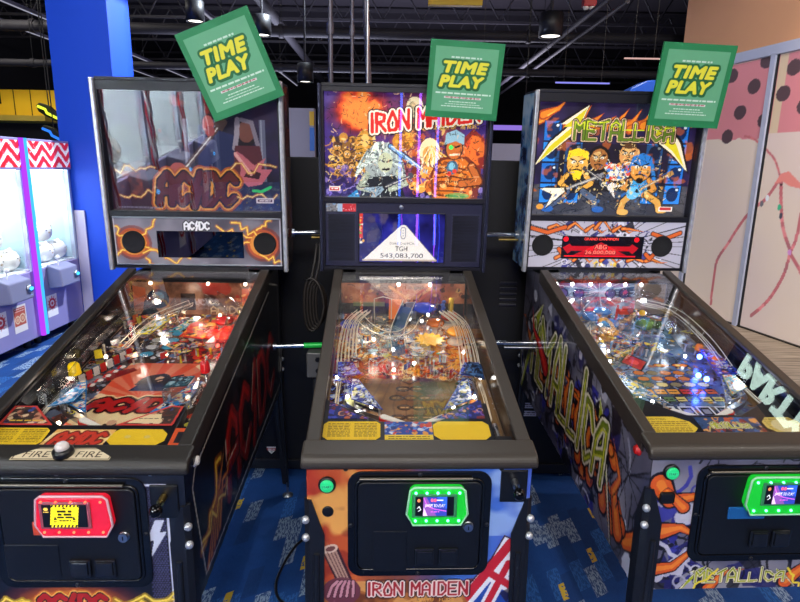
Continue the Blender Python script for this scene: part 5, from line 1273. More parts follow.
# ------------------------------------------------------------------ the posters leaning on the heads
def poster(k, c, w, h, ang, label, lean=.046):
    root = MB().box(-w/2, w/2, .0, .012, -h/2, h/2, .001).build('poster', pbr('green board edge', '#1f7a46', .6))
    tag(root, label, 'poster', 'TIME PLAY posters on the pinball heads')
    a = Art(.29, .32, .0013, '#2a8a54')
    a.ramp(a.noise(.2, 2, 2), [(.2, '#258450'), (.8, '#2c8f58')])
    a.rect(.022, .268, .028, .295, '#68b184')
    a.dashes(.085, .205, .254, .006, '#cfe8d8', 3)
    for t, x, y, w2 in (('TIME', .146, .213, .172), ('PLAY', .134, .155, .172)):
        a.text(t, x+.002, y-.003, .043, '#1f6a3c', .20, .2, 0, w2, 1, 1.1); a.text(t, x, y, .043, '#1f6a3c', .20, .2, 0, w2, 1, 1.1); a.text(t, x, y, .043, '#ece63e', .075, .2, 0, w2, 1, 1.1)
    a.dashes(.035, .255, .105, .006, '#d8efdf', 5); a.dashes(.07, .22, .088, .0075, '#e8e0e0', 6); a.dashes(.075, .215, .088, .004, '#c85a6a', 6)
    for q, (x0, x1) in enumerate(((.09, .2), (.075, .215), (.06, .23))): a.dashes(x0, x1, .07-.0095*q, .0035, '#d8efdf', 9+q)
    a.build('poster_print', art_mat('poster paper', .5), root, (-w/2, -.0008, -h/2), (w/.29, 0, 0), (0, 0, h/.32))
    MB().box(-.02, .02, .008, .05, -h/2+.05, -h/2+.09, .002).build('mounting_tab', pbr('white tab', '#d8d8d4', .6), root)
    root.matrix_world = Matrix.Translation(xf(k, c)) @ Matrix.Rotation(roots[k].rotation_euler.z, 4, 'Z') @ Matrix.Rotation(lean, 4, 'X') @ Matrix.Rotation(-math.radians(ang), 4, 'Y')
    return root
poster('l', (.186, 1.02, 1.968), .287, .322, 21, 'green TIME PLAY poster tilted steeply, on the machine head beside the blue column', .2)
poster('m', (.215, 1.015, 1.938), .278, .275, -2.6, 'green TIME PLAY poster on the head of the middle pinball machine', .16)
poster('r', (.240, 1.02, 1.945), .29, .309, -1.6, 'green TIME PLAY poster in front of the pink spotted glass wall', .18)

# ------------------------------------------------------------------ what runs between and behind the machines
def bar_between(ka, pa, kb, pb, r, label, tip):
    A, B = xf(ka, pa), xf(kb, pb)
    o = MB().cyl(A, B, r, n=16).build('steel_bar', M_CHR); tag(o, label, 'bar', 'steel bars linking the machines')
    d = (B-A).normalized(); Lg = (B-A).length
    if 'green' in label: MB().cyl(B-d*Lg*.52, B-d*.012, r*1.12, n=14).build('bar_tube', tip, o)  # green tube added along the bar, imitating reflected green light
    else: MB().cyl(B-d*Lg*.45-Vector((0, 0, r*2.0)), B-Vector((0, 0, r*2.0)), r*.62, n=12).build('bar_tube', tip, o)
    for P, s in ((A, 1), (B, -1)): MB().cyl(P, P+d*s*.012, r*1.7, n=16).build('bar_flange', M_STEEL, o)
bar_between('l', (.354, 1.30, 1.325), 'm', (-.333, 1.30, 1.325), .011, 'polished bar at head height, left of the middle machine', M_BRASS)
bar_between('m', (.333, 1.30, 1.325), 'r', (-.354, 1.26, 1.325), .011, 'polished bar at head height, right of the middle machine', M_BRASS)
bar_between('l', (.2855, 1.15, .85), 'm', (-.2855, 1.15, .85), .011, 'low polished bar with a green glint, left of the middle machine cabinet', pbr('green sleeve', '#22d858', .25, .1))
bar_between('m', (.2865, 1.15, .865), 'r', (-.2865, 1.10, .865), .011, 'low polished bar running from the middle cabinet to the flame-art cabinet', M_STEEL)

# black rear cabinets standing back to back with the row
for x0, x1, lab, nm in ((-.98, -.03, 'black rear cabinet with red and white sticker, behind the coiled cable', 'a'), (.02, 1.0, 'black rear cabinet with vent slots and two pale stickers, right of the middle machine', 'b')):
    root = MB().box(x0, x1, 2.90, 3.5, .03, 1.655, .006).box(x0+.05, x1-.05, 2.95, 3.45, 0, .03).build('rear_cabinet', pbr('dull black panel', '#090a10', .5)); tag(root, lab, 'cabinet', 'black cabinets behind the machines')
    MB().box(x0+.01, x1-.01, 2.888, 2.902, .02, .075, .004).build('kick_plate', pbr('dark kick plate', '#16181f', .4), root)
    if nm == 'a':
        a = Art(.05, .045, .0016, '#e8e4e0'); a.rect(0, .05, .022, .036, '#b02030'); a.dashes(.006, .044, .029, .005, '#f0e8e8', 2); a.dashes(.018, .032, .014, .004, '#5a5a60', 2)
        a.build('sticker', M_CARD, root, (-.70, 2.8985, .10), (1, 0, 0), (0, 0, 1), [(0, .045), (.05, .045), (.05, .024), (.025, 0), (0, .024)])
        MB().box(-.62, -.60, 2.88, 2.899, .1, 1.5, .003).build('edge_strip', M_BLK, root)
    else:
        for k in range(5): MB().box(.50, .585, 2.892, 2.902, .94+.028*k, .952+.028*k, .002).build('vent_slot', pbr('vent grey', '#1c1d2c', .4), root)
        for k, z in enumerate((.39, .345)):
            a = Art(.075, .03, .002, '#c8cade'); a.dashes(.008, .066, .02, .006, '#3a3c5a', k); a.dashes(.008, .066, .009, .004, '#3a3c5a', k+3); a.build('sticker', M_CARD, root, (.655, 2.8985, z), (1, 0, 0), (0, 0, 1))
# outlet box, coiled cable, cord on the floor
ob = MB().box(-.40, -.30, 2.42, 2.49, .715, .828, .005).build('outlet_box', pbr('grey steel box', '#6c6e70', .45, .3)); tag(ob, 'grey metal outlet box beside the middle machine under the low bar', 'outlet box')
for k in range(2): MB().cyl((-.35, 2.4205, .748+.05*k), (-.35, 2.417, .748+.05*k), .011, n=14).build('socket', M_BLK, ob)
MB().cyl((-.37, 2.47, .0), (-.37, 2.47, .72), .012, n=10).build('conduit', pbr('grey conduit', '#3a3c40', .4, .4), ob)
hg = xf('m', (-.352, 1.14, 1.2)); pts = []
for k in range(5):
    for i in range(24):
        t = 2*PI*i/24; pts.append((hg.x-.035+(.052-.006*k)*math.cos(t)*(.8+.2*math.cos(t))+.008*k, hg.y-.02+.006*k, hg.z-.165+(.115-.008*k)*math.sin(t)))
cb = MB().tube(pts, .0055, 8).tube(curve_pts([(hg.x-.035, hg.y-.01, hg.z-.055), (hg.x-.02, hg.y, hg.z+.03), (hg.x-.016, hg.y+.03, hg.z+.09)], 6), .0055).tube(curve_pts([(hg.x-.018, hg.y-.01, hg.z-.06), (hg.x-.002, hg.y, hg.z+.02), (hg.x-.004, hg.y+.03, hg.z+.09)], 6), .005).build('coiled_cable', pbr('grey brown cable', '#25201d', .5)); tag(cb, 'coil of dark cable hanging from the middle machine head', 'cable')
MB().tube([(hg.x-.05+.012*math.cos(2*PI*i/10), hg.y-.012+.02*math.sin(2*PI*i/10), hg.z-.055) for i in range(10)], .003, 6, True).build('cable_tie', M_BLK, cb)
cd = MB().tube(curve_pts([(-.27, 2.45, .006), (-.34, 2.36, .006), (-.43, 2.26, .006), (-.47, 2.05, .006), (-.44, 1.93, .006), (-.36, 1.90, .006), (-.2, 1.93, .006), (-.05, 2.0, .006)], 8), .0055, 8).build('power_cord', pbr('black cord', '#0a0a0d', .4)); tag(cd, 'black power cord looping over the blue carpet beside the middle machine', 'cord')
# ------------------------------------------------------------------ glass front on the right
WA = Vector((3.676, 6.112, 0)); WT = Vector((.208, -.978, 0)).normalized(); WN = Vector((WT.y, -WT.x, 0))   # WN points away from the hall... flipped below
if WN.x < 0: WN = -WN
def wp(s, z, d=0): return WA+WT*s+WN*d+Vector((0, 0, z))
def wbox(s0, s1, z0, z1, d0, d1, m=None):
    m = m or MB(); V = [wp(s, z, d) for z in (z0, z1) for s, d in ((s0, d0), (s1, d0), (s1, d1), (s0, d1))]
    return m.add(V, [[3, 2, 1, 0], [4, 5, 6, 7], [0, 1, 5, 4], [1, 2, 6, 5], [2, 3, 7, 6], [3, 0, 4, 7]])
S0, S1 = -1.53, 6.0
m_orange = pbr('peach paint', '#e2a880', .75, var=.04, vscale=2)
structure(wbox(S0, S1, 2.86, 4.9, .0, .2).build('wall_right', m_orange, None))
m_alu = pbr('pale blue grey aluminium', '#c2cbe8', .4, .0)
structure(wbox(S0, S1, 2.76, 2.86, -.02, .1).build('trim_1', m_alu))
for i, (s, w) in enumerate(((-1.05, .06), (-.10, .06), (1.35, .06), (2.8, .06), (4.25, .06))):
    o = structure(wbox(s-w/2, s+w/2, 0, 2.77, -.02, .08).build('trim_%d' % (i+2), m_alu))
    structure(wbox(s+w/2, s+w/2+.025, 0, 2.76, .0, .06).build('gasket', M_BLK, o))
m_film = art_mat('backlit frosted film', .42, estr=.30)
edges = [-1.51, -1.05, -.10, 1.35, 2.8, 4.25, 5.7]
PINK, INK, FILM = '#c8808a', '#54424a', '#d3c3ba'
for i in range(6):
    s0, s1 = edges[i]+.03, edges[i+1]-.03
    W = s1-s0; a = Art(W, 2.74, .009 if i < 4 else .03, FILM)
    a.ramp(a.noise(.8, 3+i, 2), [(.25, '#cdbcba'), (.5, '#d3c3b9'), (.8, '#d8c8bb')])
    zb0 = 1.985+.025*((s0+s1)/2)
    if i in (1, 2): a.rect(0, W, zb0-.0, 2.74, PINK); 
    else: a.rect(0, W, zb0, 2.74, PINK)
    for k in range(20): a.ell(rnd.uniform(0, W), zb0+rnd.uniform(-.0, .05), rnd.uniform(.04, .14), .03, PINK) if i != 2 else None
    if i == 2: a.rect(.03, .13, zb0, 2.74, '#c8b49c')
    for ds, dz in ((-.327, 2.478), (-.472, 2.232), (-.204, 2.71), (-.128, 2.127), (.142, 2.594), (.059, 2.367), (.33, 2.225), (-.66, 2.626), (-.611, 1.99), (.5, 2.45), (.66, 2.15), (.75, 2.65), (-.9, 2.3), (-1.3, 2.5), (-1.5, 2.2), (1.0, 2.35), (1.2, 2.6), (1.6, 2.3), (1.8, 2.6), (2.1, 2.2), (2.4, 2.5), (3.0, 2.3), (3.3, 2.6)):
        if s0-.1 < ds < s1+.1 and not (i == 2 and ds-s0 < .12 and ds > s0 and False): a.ell(ds-s0, dz, .085, .075, INK)
    rib = [([(-.36, 1.985), (-.239, 1.955), (-.121, 1.891), (-.033, 1.83), (.086, 1.731), (.177, 1.577)], .03), ([(.163, 1.528), (.047, 1.356), (-.066, 1.268), (-.18, 1.155), (-.291, .995), (-.38, .842), (-.51, .632), (-.52, .367), (-.515, .131)], .045), ([(.2, 1.52), (.24, 1.318), (.31, 1.08), (.432, .879)], .05), ([(.486, 1.24), (.477, 1.001), (.438, .851), (.407, .648), (.316, .427), (.217, .28), (.084, .14)], .045), ([(.438, .851), (.596, .682), (.8, .4)], .045), ([(.44, 1.99), (.5, 1.85), (.62, 1.75)], .04), ([(.486, 1.24), (.6, 1.45), (.8, 1.55)], .04)]
    for pts, w in rib:
        C = [(p.x-s0, p.y) for p in curve_pts([(q[0], q[1], 0) for q in pts], 5)]
        pal = ['#b86a72', '#c8747c', '#d8868c', '#a86870', '#c8b8c8', '#7a6a74', '#d0707a']
        for k in range(len(C)-1): a.line(C[k:k+2], w*.8, pal[(k*7//3) % 7 if k % 3 == 0 else (k//4) % 4])
    blob = [(.12, 1.5), (.177, 1.6), (.27, 1.63), (.45, 1.5), (.55, 1.42), (.42, 1.47), (.3, 1.49), (.22, 1.53)]
    a.poly([(p[0]-s0, p[1]) for p in blob], '#d8847e'); a.ell(.205-s0, 1.5, .018, .014, '#54303a')
    for bs, bz, c in ((.225, 1.28, '#3fb08a'), (.06, 1.36, '#d8e0ec'), (.0, 1.3, '#6a6a74'), (.26, 1.2, '#4a4a58'), (.43, .86, '#c88ac8')): a.ell(bs-s0, bz, .022, .03, c)
    o = a.build('window_%d' % (i+1), m_film, None, wp(s0, .015, .01), tuple(WT), (0, 0, 1)); structure(o)
    structure(wbox(s0, s1, .01, 2.76, .016, .024).build('pane', pbr('frosted pane', '#c8c0bc', .5), o))
    structure(wbox(s0, s1, 0, .012, -.01, .05).build('threshold', M_BLK, o))
# lettering on the wall above the glass, seen upside down in the table glass
board = wbox(.85, 2.2, 3.46, 4.5, -.03, .0).build('party_room_sign', pbr('navy sign board', '#0d1230', .4)); tag(board, 'dark blue PARTY ROOM sign with pale lit letters, high above the glass front', 'sign')
def wall_text(t, s, z, h, w):
    v, tr = text_tris(t, .045)
    W0 = v[:, 0].max()-v[:, 0].min(); H0 = v[:, 1].max()-v[:, 1].min(); m = MB()
    A = [wp(s+(p[0]-v[:, 0].min())/W0*w, z+(p[1]-v[:, 1].min())/H0*h, -.05) for p in v]; B = [p+WN*.02 for p in A]
    m.add(A, [list(q) for q in tr]); m.add(B, [list(q)[::-1] for q in tr])
    return m.build('sign_lettering', emis('mint lit letters', (.70, .95, .84), 3.4), board)
wall_text('PARTY', 1.06, 4.06, .33, .97); wall_text('ROOM', 1.10, 3.53, .33, .95)
# ------------------------------------------------------------------ floor
def carpet():
    m, nt, out = new_mat('patterned carpet'); L = nt.links
    def math_(op, a, b=None, c=None):
        n = N(nt, 'ShaderNodeMath', operation=op)
        for i, q in enumerate((a, b, c)):
            if q is None: continue
            if isinstance(q, (int, float)): n.inputs[i].default_value = q
            else: L.new(q, n.inputs[i])
        return n.outputs[0]
    def mix(f, a, b):
        n = N(nt, 'ShaderNodeMix', data_type='RGBA')
        if isinstance(f, float): n.inputs[0].default_value = f
        else: L.new(f, n.inputs[0])
        for i, q in ((6, a), (7, b)):
            if isinstance(q, str): n.inputs[i].default_value = (*hx(q), 1)
            else: L.new(q, n.inputs[i])
        return n.outputs[2]
    tc = N(nt, 'ShaderNodeTexCoord'); sp = N(nt, 'ShaderNodeSeparateXYZ'); L.new(tc.outputs['Object'], sp.inputs[0])
    x, y = sp.outputs[0], sp.outputs[1]
    def wn(u, v):
        c = N(nt, 'ShaderNodeCombineXYZ'); L.new(u, c.inputs[0]); L.new(v, c.inputs[1])
        w = N(nt, 'ShaderNodeTexWhiteNoise', noise_dimensions='2D'); L.new(c.outputs[0], w.inputs['Vector']); return w.outputs['Value']
    def noise(sx, sy, sc, det=3.0):
        mp = N(nt, 'ShaderNodeMapping'); mp.inputs['Scale'].default_value = (sx, sy, 1); L.new(tc.outputs['Object'], mp.inputs[0])
        n = N(nt, 'ShaderNodeTexNoise'); setin(n, Scale=sc, Detail=det); L.new(mp.outputs[0], n.inputs['Vector']); return n.outputs['Fac']
    def cells(skx, sky, wx, wy, seed):
        u = math_('DIVIDE', math_('ADD', x, math_('MULTIPLY', y, skx)), wx); cu = math_('FLOOR', u)
        r = N(nt, 'ShaderNodeTexWhiteNoise', noise_dimensions='1D'); L.new(math_('ADD', cu, seed), r.inputs['W'])
        v = math_('ADD', math_('DIVIDE', math_('ADD', y, math_('MULTIPLY', x, sky)), wy), math_('MULTIPLY', r.outputs['Value'], 7.0))
        cv = math_('FLOOR', v); return wn(math_('ADD', cu, seed), cv), u, v
    r1, u1, v1 = cells(0.02, -.6, .055, .17, 3.0)
    scr = math_('GREATER_THAN', noise(16, 4, 10, 6), .50); 
    base = mix(noise(1, 1, 7), '#0a2862', '#114488')
    base = mix(math_('MULTIPLY', math_('GREATER_THAN', r1, .55), .55), base, '#0c2450')
    base = mix(math_('MULTIPLY', noise(60, 12, 4, 4), .35), base, '#2a60a8')
    base = mix(math_('MULTIPLY', math_('MULTIPLY', math_('GREATER_THAN', r1, .66), math_('LESS_THAN', r1, .82)), math_('MULTIPLY_ADD', scr, .5, .2)), base, '#2f6ab4')
    pale = math_('MULTIPLY', math_('GREATER_THAN', r1, .82), math_('MULTIPLY_ADD', scr, .7, .12))
    col = mix(pale, base, '#93a9c2')
    r2, u2, v2 = cells(0.0, -.6, .026, .09, 11.0)
    yel = math_('MULTIPLY', math_('GREATER_THAN', r2, .989), math_('GREATER_THAN', noise(8, 8, 9), .42))
    col = mix(yel, col, '#c8a83a')
    # grey wood-look planks along the glass front
    dist = math_('ADD', math_('MULTIPLY', math_('SUBTRACT', x, WA.x), WN.x), math_('MULTIPLY', math_('SUBTRACT', y, WA.y), WN.y))
    wood = math_('GREATER_THAN', dist, -.95)
    wv = noise(1.2, 22, 2.0, 6)
    wcol = mix(math_('MULTIPLY_ADD', wv, 2.6, -.8), '#5c544c', '#b4a89a')
    col = mix(wood, col, wcol)
    b = N(nt, 'ShaderNodeBsdfPrincipled'); L.new(col, b.inputs['Base Color']); L.new(math_('MULTIPLY_ADD', wood, -.35, .9), b.inputs['Roughness'])
    b.inputs['Specular IOR Level'].default_value = .25
    bp = N(nt, 'ShaderNodeBump'); setin(bp, Strength=.3, Distance=.003); L.new(noise(1, 1, 300, 2), bp.inputs['Height']); L.new(bp.outputs[0], b.inputs['Normal'])
    L.new(b.outputs[0], out.inputs[0]); return m
structure(MB().box(-9, 9, -5, 23, -.1, 0).build('floor', carpet()))
# ------------------------------------------------------------------ hall shell
m_deck = pbr('black ceiling deck', '#37333c', .9, var=.3, vscale=2); m_dw = pbr('dark hall wall', '#14141c', .85)
structure(MB().box(-9, 9, -5, 23, 4.9, 5.0).build('ceiling', m_deck))
structure(MB().box(-9.1, -9, -5, 23, 0, 4.9).build('wall_left', m_dw)); structure(MB().box(-9, 9, 23, 23.1, 0, 4.9).build('wall_back', m_dw)); structure(MB().box(-9, 9, -5.1, -5, 0, 4.9).build('wall_front', pbr('hall wall behind', '#3a3440', .8)))
structure(MB().box(9, 9.1, -5, 23, 0, 4.9).build('wall_far_right', m_dw))
m_steel = pbr('painted dark steel', '#29272e', .65); m_steel2 = pbr('charcoal steel', '#26242c', .65)
# open-web joists
for i, y in enumerate((6.2, 7.7, 9.6, 11.4, 13.4, 15.8, 18.5)):
    m = MB(); z = 4.15
    m.box(-8.9, 3.2 if y < 8.2 else 8.9, y-.03, y+.03, z, z+.045).box(-8.9, 3.2 if y < 8.2 else 8.9, y-.03, y+.03, z+.62, z+.68)
    xs = -8.8
    while xs < (2.6 if y < 8.2 else 8.2):
        m.cyl((xs, y, z+.03), (xs+.35, y, z+.63), .016, n=6, caps=False).cyl((xs+.35, y, z+.63), (xs+.7, y, z+.03), .016, n=6, caps=False); xs += .7
    tag(structure(m.build('ceiling_joist', m_steel2)), None, None)
def run(name, a, b, r, mat, label, cat, n=12, grp='pipes and conduits under the ceiling'):
    o = MB().cyl(a, b, r, n=n)
    L = (Vector(b)-Vector(a)); k = max(2, int(L.length/3))
    o = o.build(name, mat)
    for i in range(1, k):
        P = Vector(a)+L*i/k; d = L.normalized(); MB().cyl(P-d*.03, P+d*.03, r*1.25, n=n).build('coupling', mat, o)
        if abs(d.z) < .5: MB().cyl(P, (P.x, P.y, 4.9), .004, n=6).build('hanger_rod', M_BLK, o)
    tag(o, label, cat, grp)
run('duct', (-8.8, 9.0, 3.5), (8.8, 9.0, 3.43), .075, m_steel, 'long dark duct crossing the ceiling from side to side', 'duct')
run('pipe', (-8.8, 8.9, 2.98), (8.8, 8.9, 2.95), .05, m_steel, 'thinner dark pipe crossing lower under the ceiling behind the duct', 'pipe')
run('conduit', (1.99, 5.5, 3.25), (1.82, 21, 3.25), .03, pbr('grey conduit pipe', '#35323c', .6, .0), 'grey conduit running away above the flame-art machine', 'pipe')
run('conduit', (2.22, 6.4, 3.27), (2.12, 21, 3.27), .022, pbr('grey conduit pipe', '#35323c', .6, .0), 'slim grey conduit just beside the thicker one above the flame-art machine', 'pipe')
run('pipe', (-1.88, 6.5, 3.75), (-2.2, 21, 3.75), .07, m_steel, 'thick dark pipe running away above the steeply tilted poster', 'pipe')
for x, y0, y1, lab in ((-2.74, 6.0, 16, 'pale light track beside the blue column, right of it'), (-5.2, 6.5, 16, 'pale light track high left of the blue column'), (-6.0, 8.0, 18, 'pale light track lower left of the blue column, above the yellow soffit')):
    o = MB().box(x-.035, x+.035, y0, y1, 3.62, 3.66).build('light_track', pbr('track body', '#4a4858', .5)); tag(o, lab, 'light track', 'light tracks under the ceiling')
    MB().box(x-.012, x+.012, y0+.05, y1-.05, 3.612, 3.621).build('track_lens', emis('track glow', (.75, .75, .95), .45), o)
    for k in range(4): MB().cyl((x, y0+1+k*2.5, 3.66), (x, y0+1+k*2.5, 4.9), .006, n=6).build('hanger_rod', M_BLK, o)
for px_, py_, pz_, r, h, lab in ((1.61, 7.0, 3.05, .13, .25, 'black can light hanging above the flame-art machine'), (-1.11, 7.0, 2.53, .09, .2, 'small black can light low between the steeply tilted poster and the middle machine'), (-2.31, 7.0, 3.14, .1, .22, 'black can light left of the steeply tilted poster'), (-1.62, 7.2, 3.05, .1, .22, 'black can light just behind the top of the steeply tilted poster')):
    o = MB().lathe([(r*.8, h), (r, h-.01), (r, 0), (r*.86, 0), (r*.86, .03), (.001, .031)], (px_, py_, pz_), n=20).build('can_light', pbr('black can', '#14141a', .5)); tag(o, lab, 'ceiling light', 'black can lights')
    MB().lathe([(r*.8, .012), (r*.8, .02)], (px_, py_, pz_), n=20).build('lamp_lens', emis('can lamp', (1, .93, .85), 3.5), o); MB().cyl((px_, py_, pz_+h), (px_, py_, 4.9), .012, n=8).build('stem', m_steel, o)
o = MB().box(1.94, 2.08, 6.95, 7.05, 3.36, 3.46, .01).build('strobe', pbr('red strobe body', '#a8242a', .4)); tag(o, 'small red fire alarm strobe hanging from the ceiling', 'alarm')
for q in (-1, 1): MB().sph((2.01+.035*q, 6.99, 3.36), .035, 10).build('strobe_lens', pbr('strobe lens', '#e8e4e0', .2), o)
MB().cyl((2.01, 7.0, 3.46), (2.01, 7.0, 4.9), .008, n=6).build('hanger_rod', M_BLK, o)
o = MB().box(.25, .84, 6.95, 7.03, 3.345, 3.6, .004).build('hanging_sign', pbr('yellow sign board', '#d8b01c', .5)); tag(o, 'yellow hanging sign just entering the top of the view', 'sign')
for x in (.35, .74): MB().cyl((x, 7, 3.6), (x, 7, 4.9), .006, n=6).build('hanger_rod', M_BLK, o)
# upright poles behind the middle machine
mp = pbr('pole grey', '#5c5a66', .4, .6)
for x, y, r, lab, mt in ((-.425, 3.62, .014, 'slim grey upright pole beside the left edge of the middle machine head', mp), (-.305, 3.66, .010, 'slim grey pole, second of those behind the middle machine', mp), (-.215, 3.66, .008, 'pale steel pole behind the middle machine, nearest the TIME PLAY poster', M_STEEL)):
    o = MB().cyl((x, y, 0), (x, y, 4.9), r, n=12).build('upright_pole', mt); tag(o, lab, 'pole', 'upright poles behind the middle machine')
    MB().cyl((x, y, 0), (x, y, .012), r*3, n=14).build('base_plate', M_STEEL, o)
    MB().cyl((x, y, 2.35), (x, y, 2.41), r*1.5, n=12).build('collar', mt, o)
o = MB().cyl((-.29, 3.9, 3.6), (-.2, 3.9, 1.7), .018, n=12).build('slanted_pipe', mp); MB().cyl((-.29, 3.9, 3.6), (-.29, 3.9, 4.9), .018, n=12).build('drop_pipe', mp, o); tag(o, 'slanted grey pipe dropping between the upright poles', 'pipe')
o = MB().box(-.26, -.14, 3.84, 3.96, 0, 1.72, .004).build('pipe_stand', m_steel2); tag(o, 'dark stand behind the middle machine that carries the slanted pipe', 'stand')

# distant fittings seen in the gaps and over the heads
o = MB().box(-1.12, -.87, 6.0, 6.1, 0, 2.16).build('divider_panel', pbr('grey lilac panel', '#8f8ea6', .7)); tag(o, 'grey lilac divider panel seen between the column-side and middle machines', 'panel')
MB().box(-.915, -.87, 5.985, 6.0, 2.0, 2.13).build('yellow_patch', pbr('yellow patch', '#c8a01c', .5), o); MB().box(-.915, -.87, 5.985, 6.0, 1.76, 1.98).build('blue_patch', pbr('blue patch', '#2a6ac8', .5), o)
o = MB().box(.6, 1.5, 6.0, 6.1, 0, 1.86).build('divider_panel', pbr('grey lilac panel', '#8f8ea6', .7)); tag(o, 'low grey lilac divider panel seen right of the middle machine head', 'panel')
for x0, x1, y, z0, z1, c, e, lab in ((.70, 1.3, 6.2, 2.0, 2.05, (.32, .2, .8), .9, 'violet glowing tube seen right of the middle poster'), (1.46, 1.98, 6.0, 2.43, 2.445, (.3, .3, 1), 1.0, 'thin blue glowing tube above the flame-art machine'), (2.1, 2.46, 6.0, 2.66, 2.675, (.9, .55, .5), .8, 'thin pinkish tube beside the right poster')):
    o = MB().cyl((x0, y, (z0+z1)/2), (x1, y, (z0+z1)/2), (z1-z0)/2, n=10).build('glow_tube', emis('tube %s' % lab[:6], c, e)); tag(o, lab, 'light tube', 'glowing tubes in the background')
    for x in (x0+.08, x1-.08): MB().cyl((x, y, z1), (x, y, 4.9), .0025, n=6).build('hanger_rod', M_BLK, o)
P = [(1.78, 2.16), (1.83, 2.27), (1.95, 2.33), (2.1, 2.34), (2.2, 2.28), (2.2, 2.16)]
o = MB().prism_y(P, 5.0, 5.2, .01).build('blue_arch', pbr('bright blue shell', '#1c58c8', .35)); MB().box(1.9, 2.1, 5.05, 5.15, 0, 2.17).build('stand', m_steel2, o); tag(o, 'rounded bright blue top of a game behind the right poster', 'game top')
o = MB().prism_y([(-6.9, 2.30), (-5.55, 2.30), (-5.55, 2.72), (-6.46, 2.72), (-6.46, 2.50), (-6.9, 2.50)], 9.9, 10.5).build('yellow_soffit', pbr('yellow paint', '#f0c020', .55)); MB().box(-6.9, -5.55, 9.5, 10.5, 2.22, 2.30).build('ledge', pbr('pale yellow paint', '#e0c050', .55), o)
for x in (-6.25, -5.98): MB().box(x-.006, x+.006, 9.894, 9.905, 2.3, 2.72).build('panel_joint', M_BLK, o)
MB().box(-6.8, -5.6, 10.1, 10.4, 0, 2.23).build('support', m_steel2, o); tag(o, 'yellow boxed soffit far behind, left of the blue column', 'soffit')
bz = [(-5.5, 2.08), (-5.66, 2.12), (-5.8, 2.28), (-5.72, 2.34), (-5.6, 2.30), (-5.5, 2.2)]
def bolt_sign(x, z, col, e, lab, Y=8.6):
    o = MB().prism_y([(x-.16, z+.08), (x-.11, z+.12), (x+.02, z+.08), (x+.2, z-.1), (x+.13, z-.14), (x-.04, z-.06), (x-.13, z+.0)], Y, Y+.08, .01).build('bolt_sign', pbr('dark sign body', '#1c1d14', .5)); tag(o, lab, 'sign', 'small neon bolts left of the blue column')
    MB().tube([(x-.12, Y-.02, z+.07), (x-.02, Y-.02, z+.03), (x+.0, Y-.02, z-.02), (x+.16, Y-.02, z-.1)], .018).build('neon_tube', emis('neon'+lab[:6], col, e), o)
    MB().cyl((x, Y+.04, z+.05), (x, Y+.04, 4.9), .008, n=6).build('hanger_rod', M_BLK, o)
bolt_sign(-4.98, 2.29, (.75, .9, .05), 1.6, 'yellow green neon bolt over the soffit'); bolt_sign(-4.83, 1.98, (.03, .2, .9), 1.3, 'blue neon bolt under the yellow green one', 8.4)
# ------------------------------------------------------------------ blue column
structure(MB().box(-3.282, -2.72, 5.81, 6.27, 0, 4.9, .004).build('column', pbr('cobalt paint', '#0a46cc', .5)))

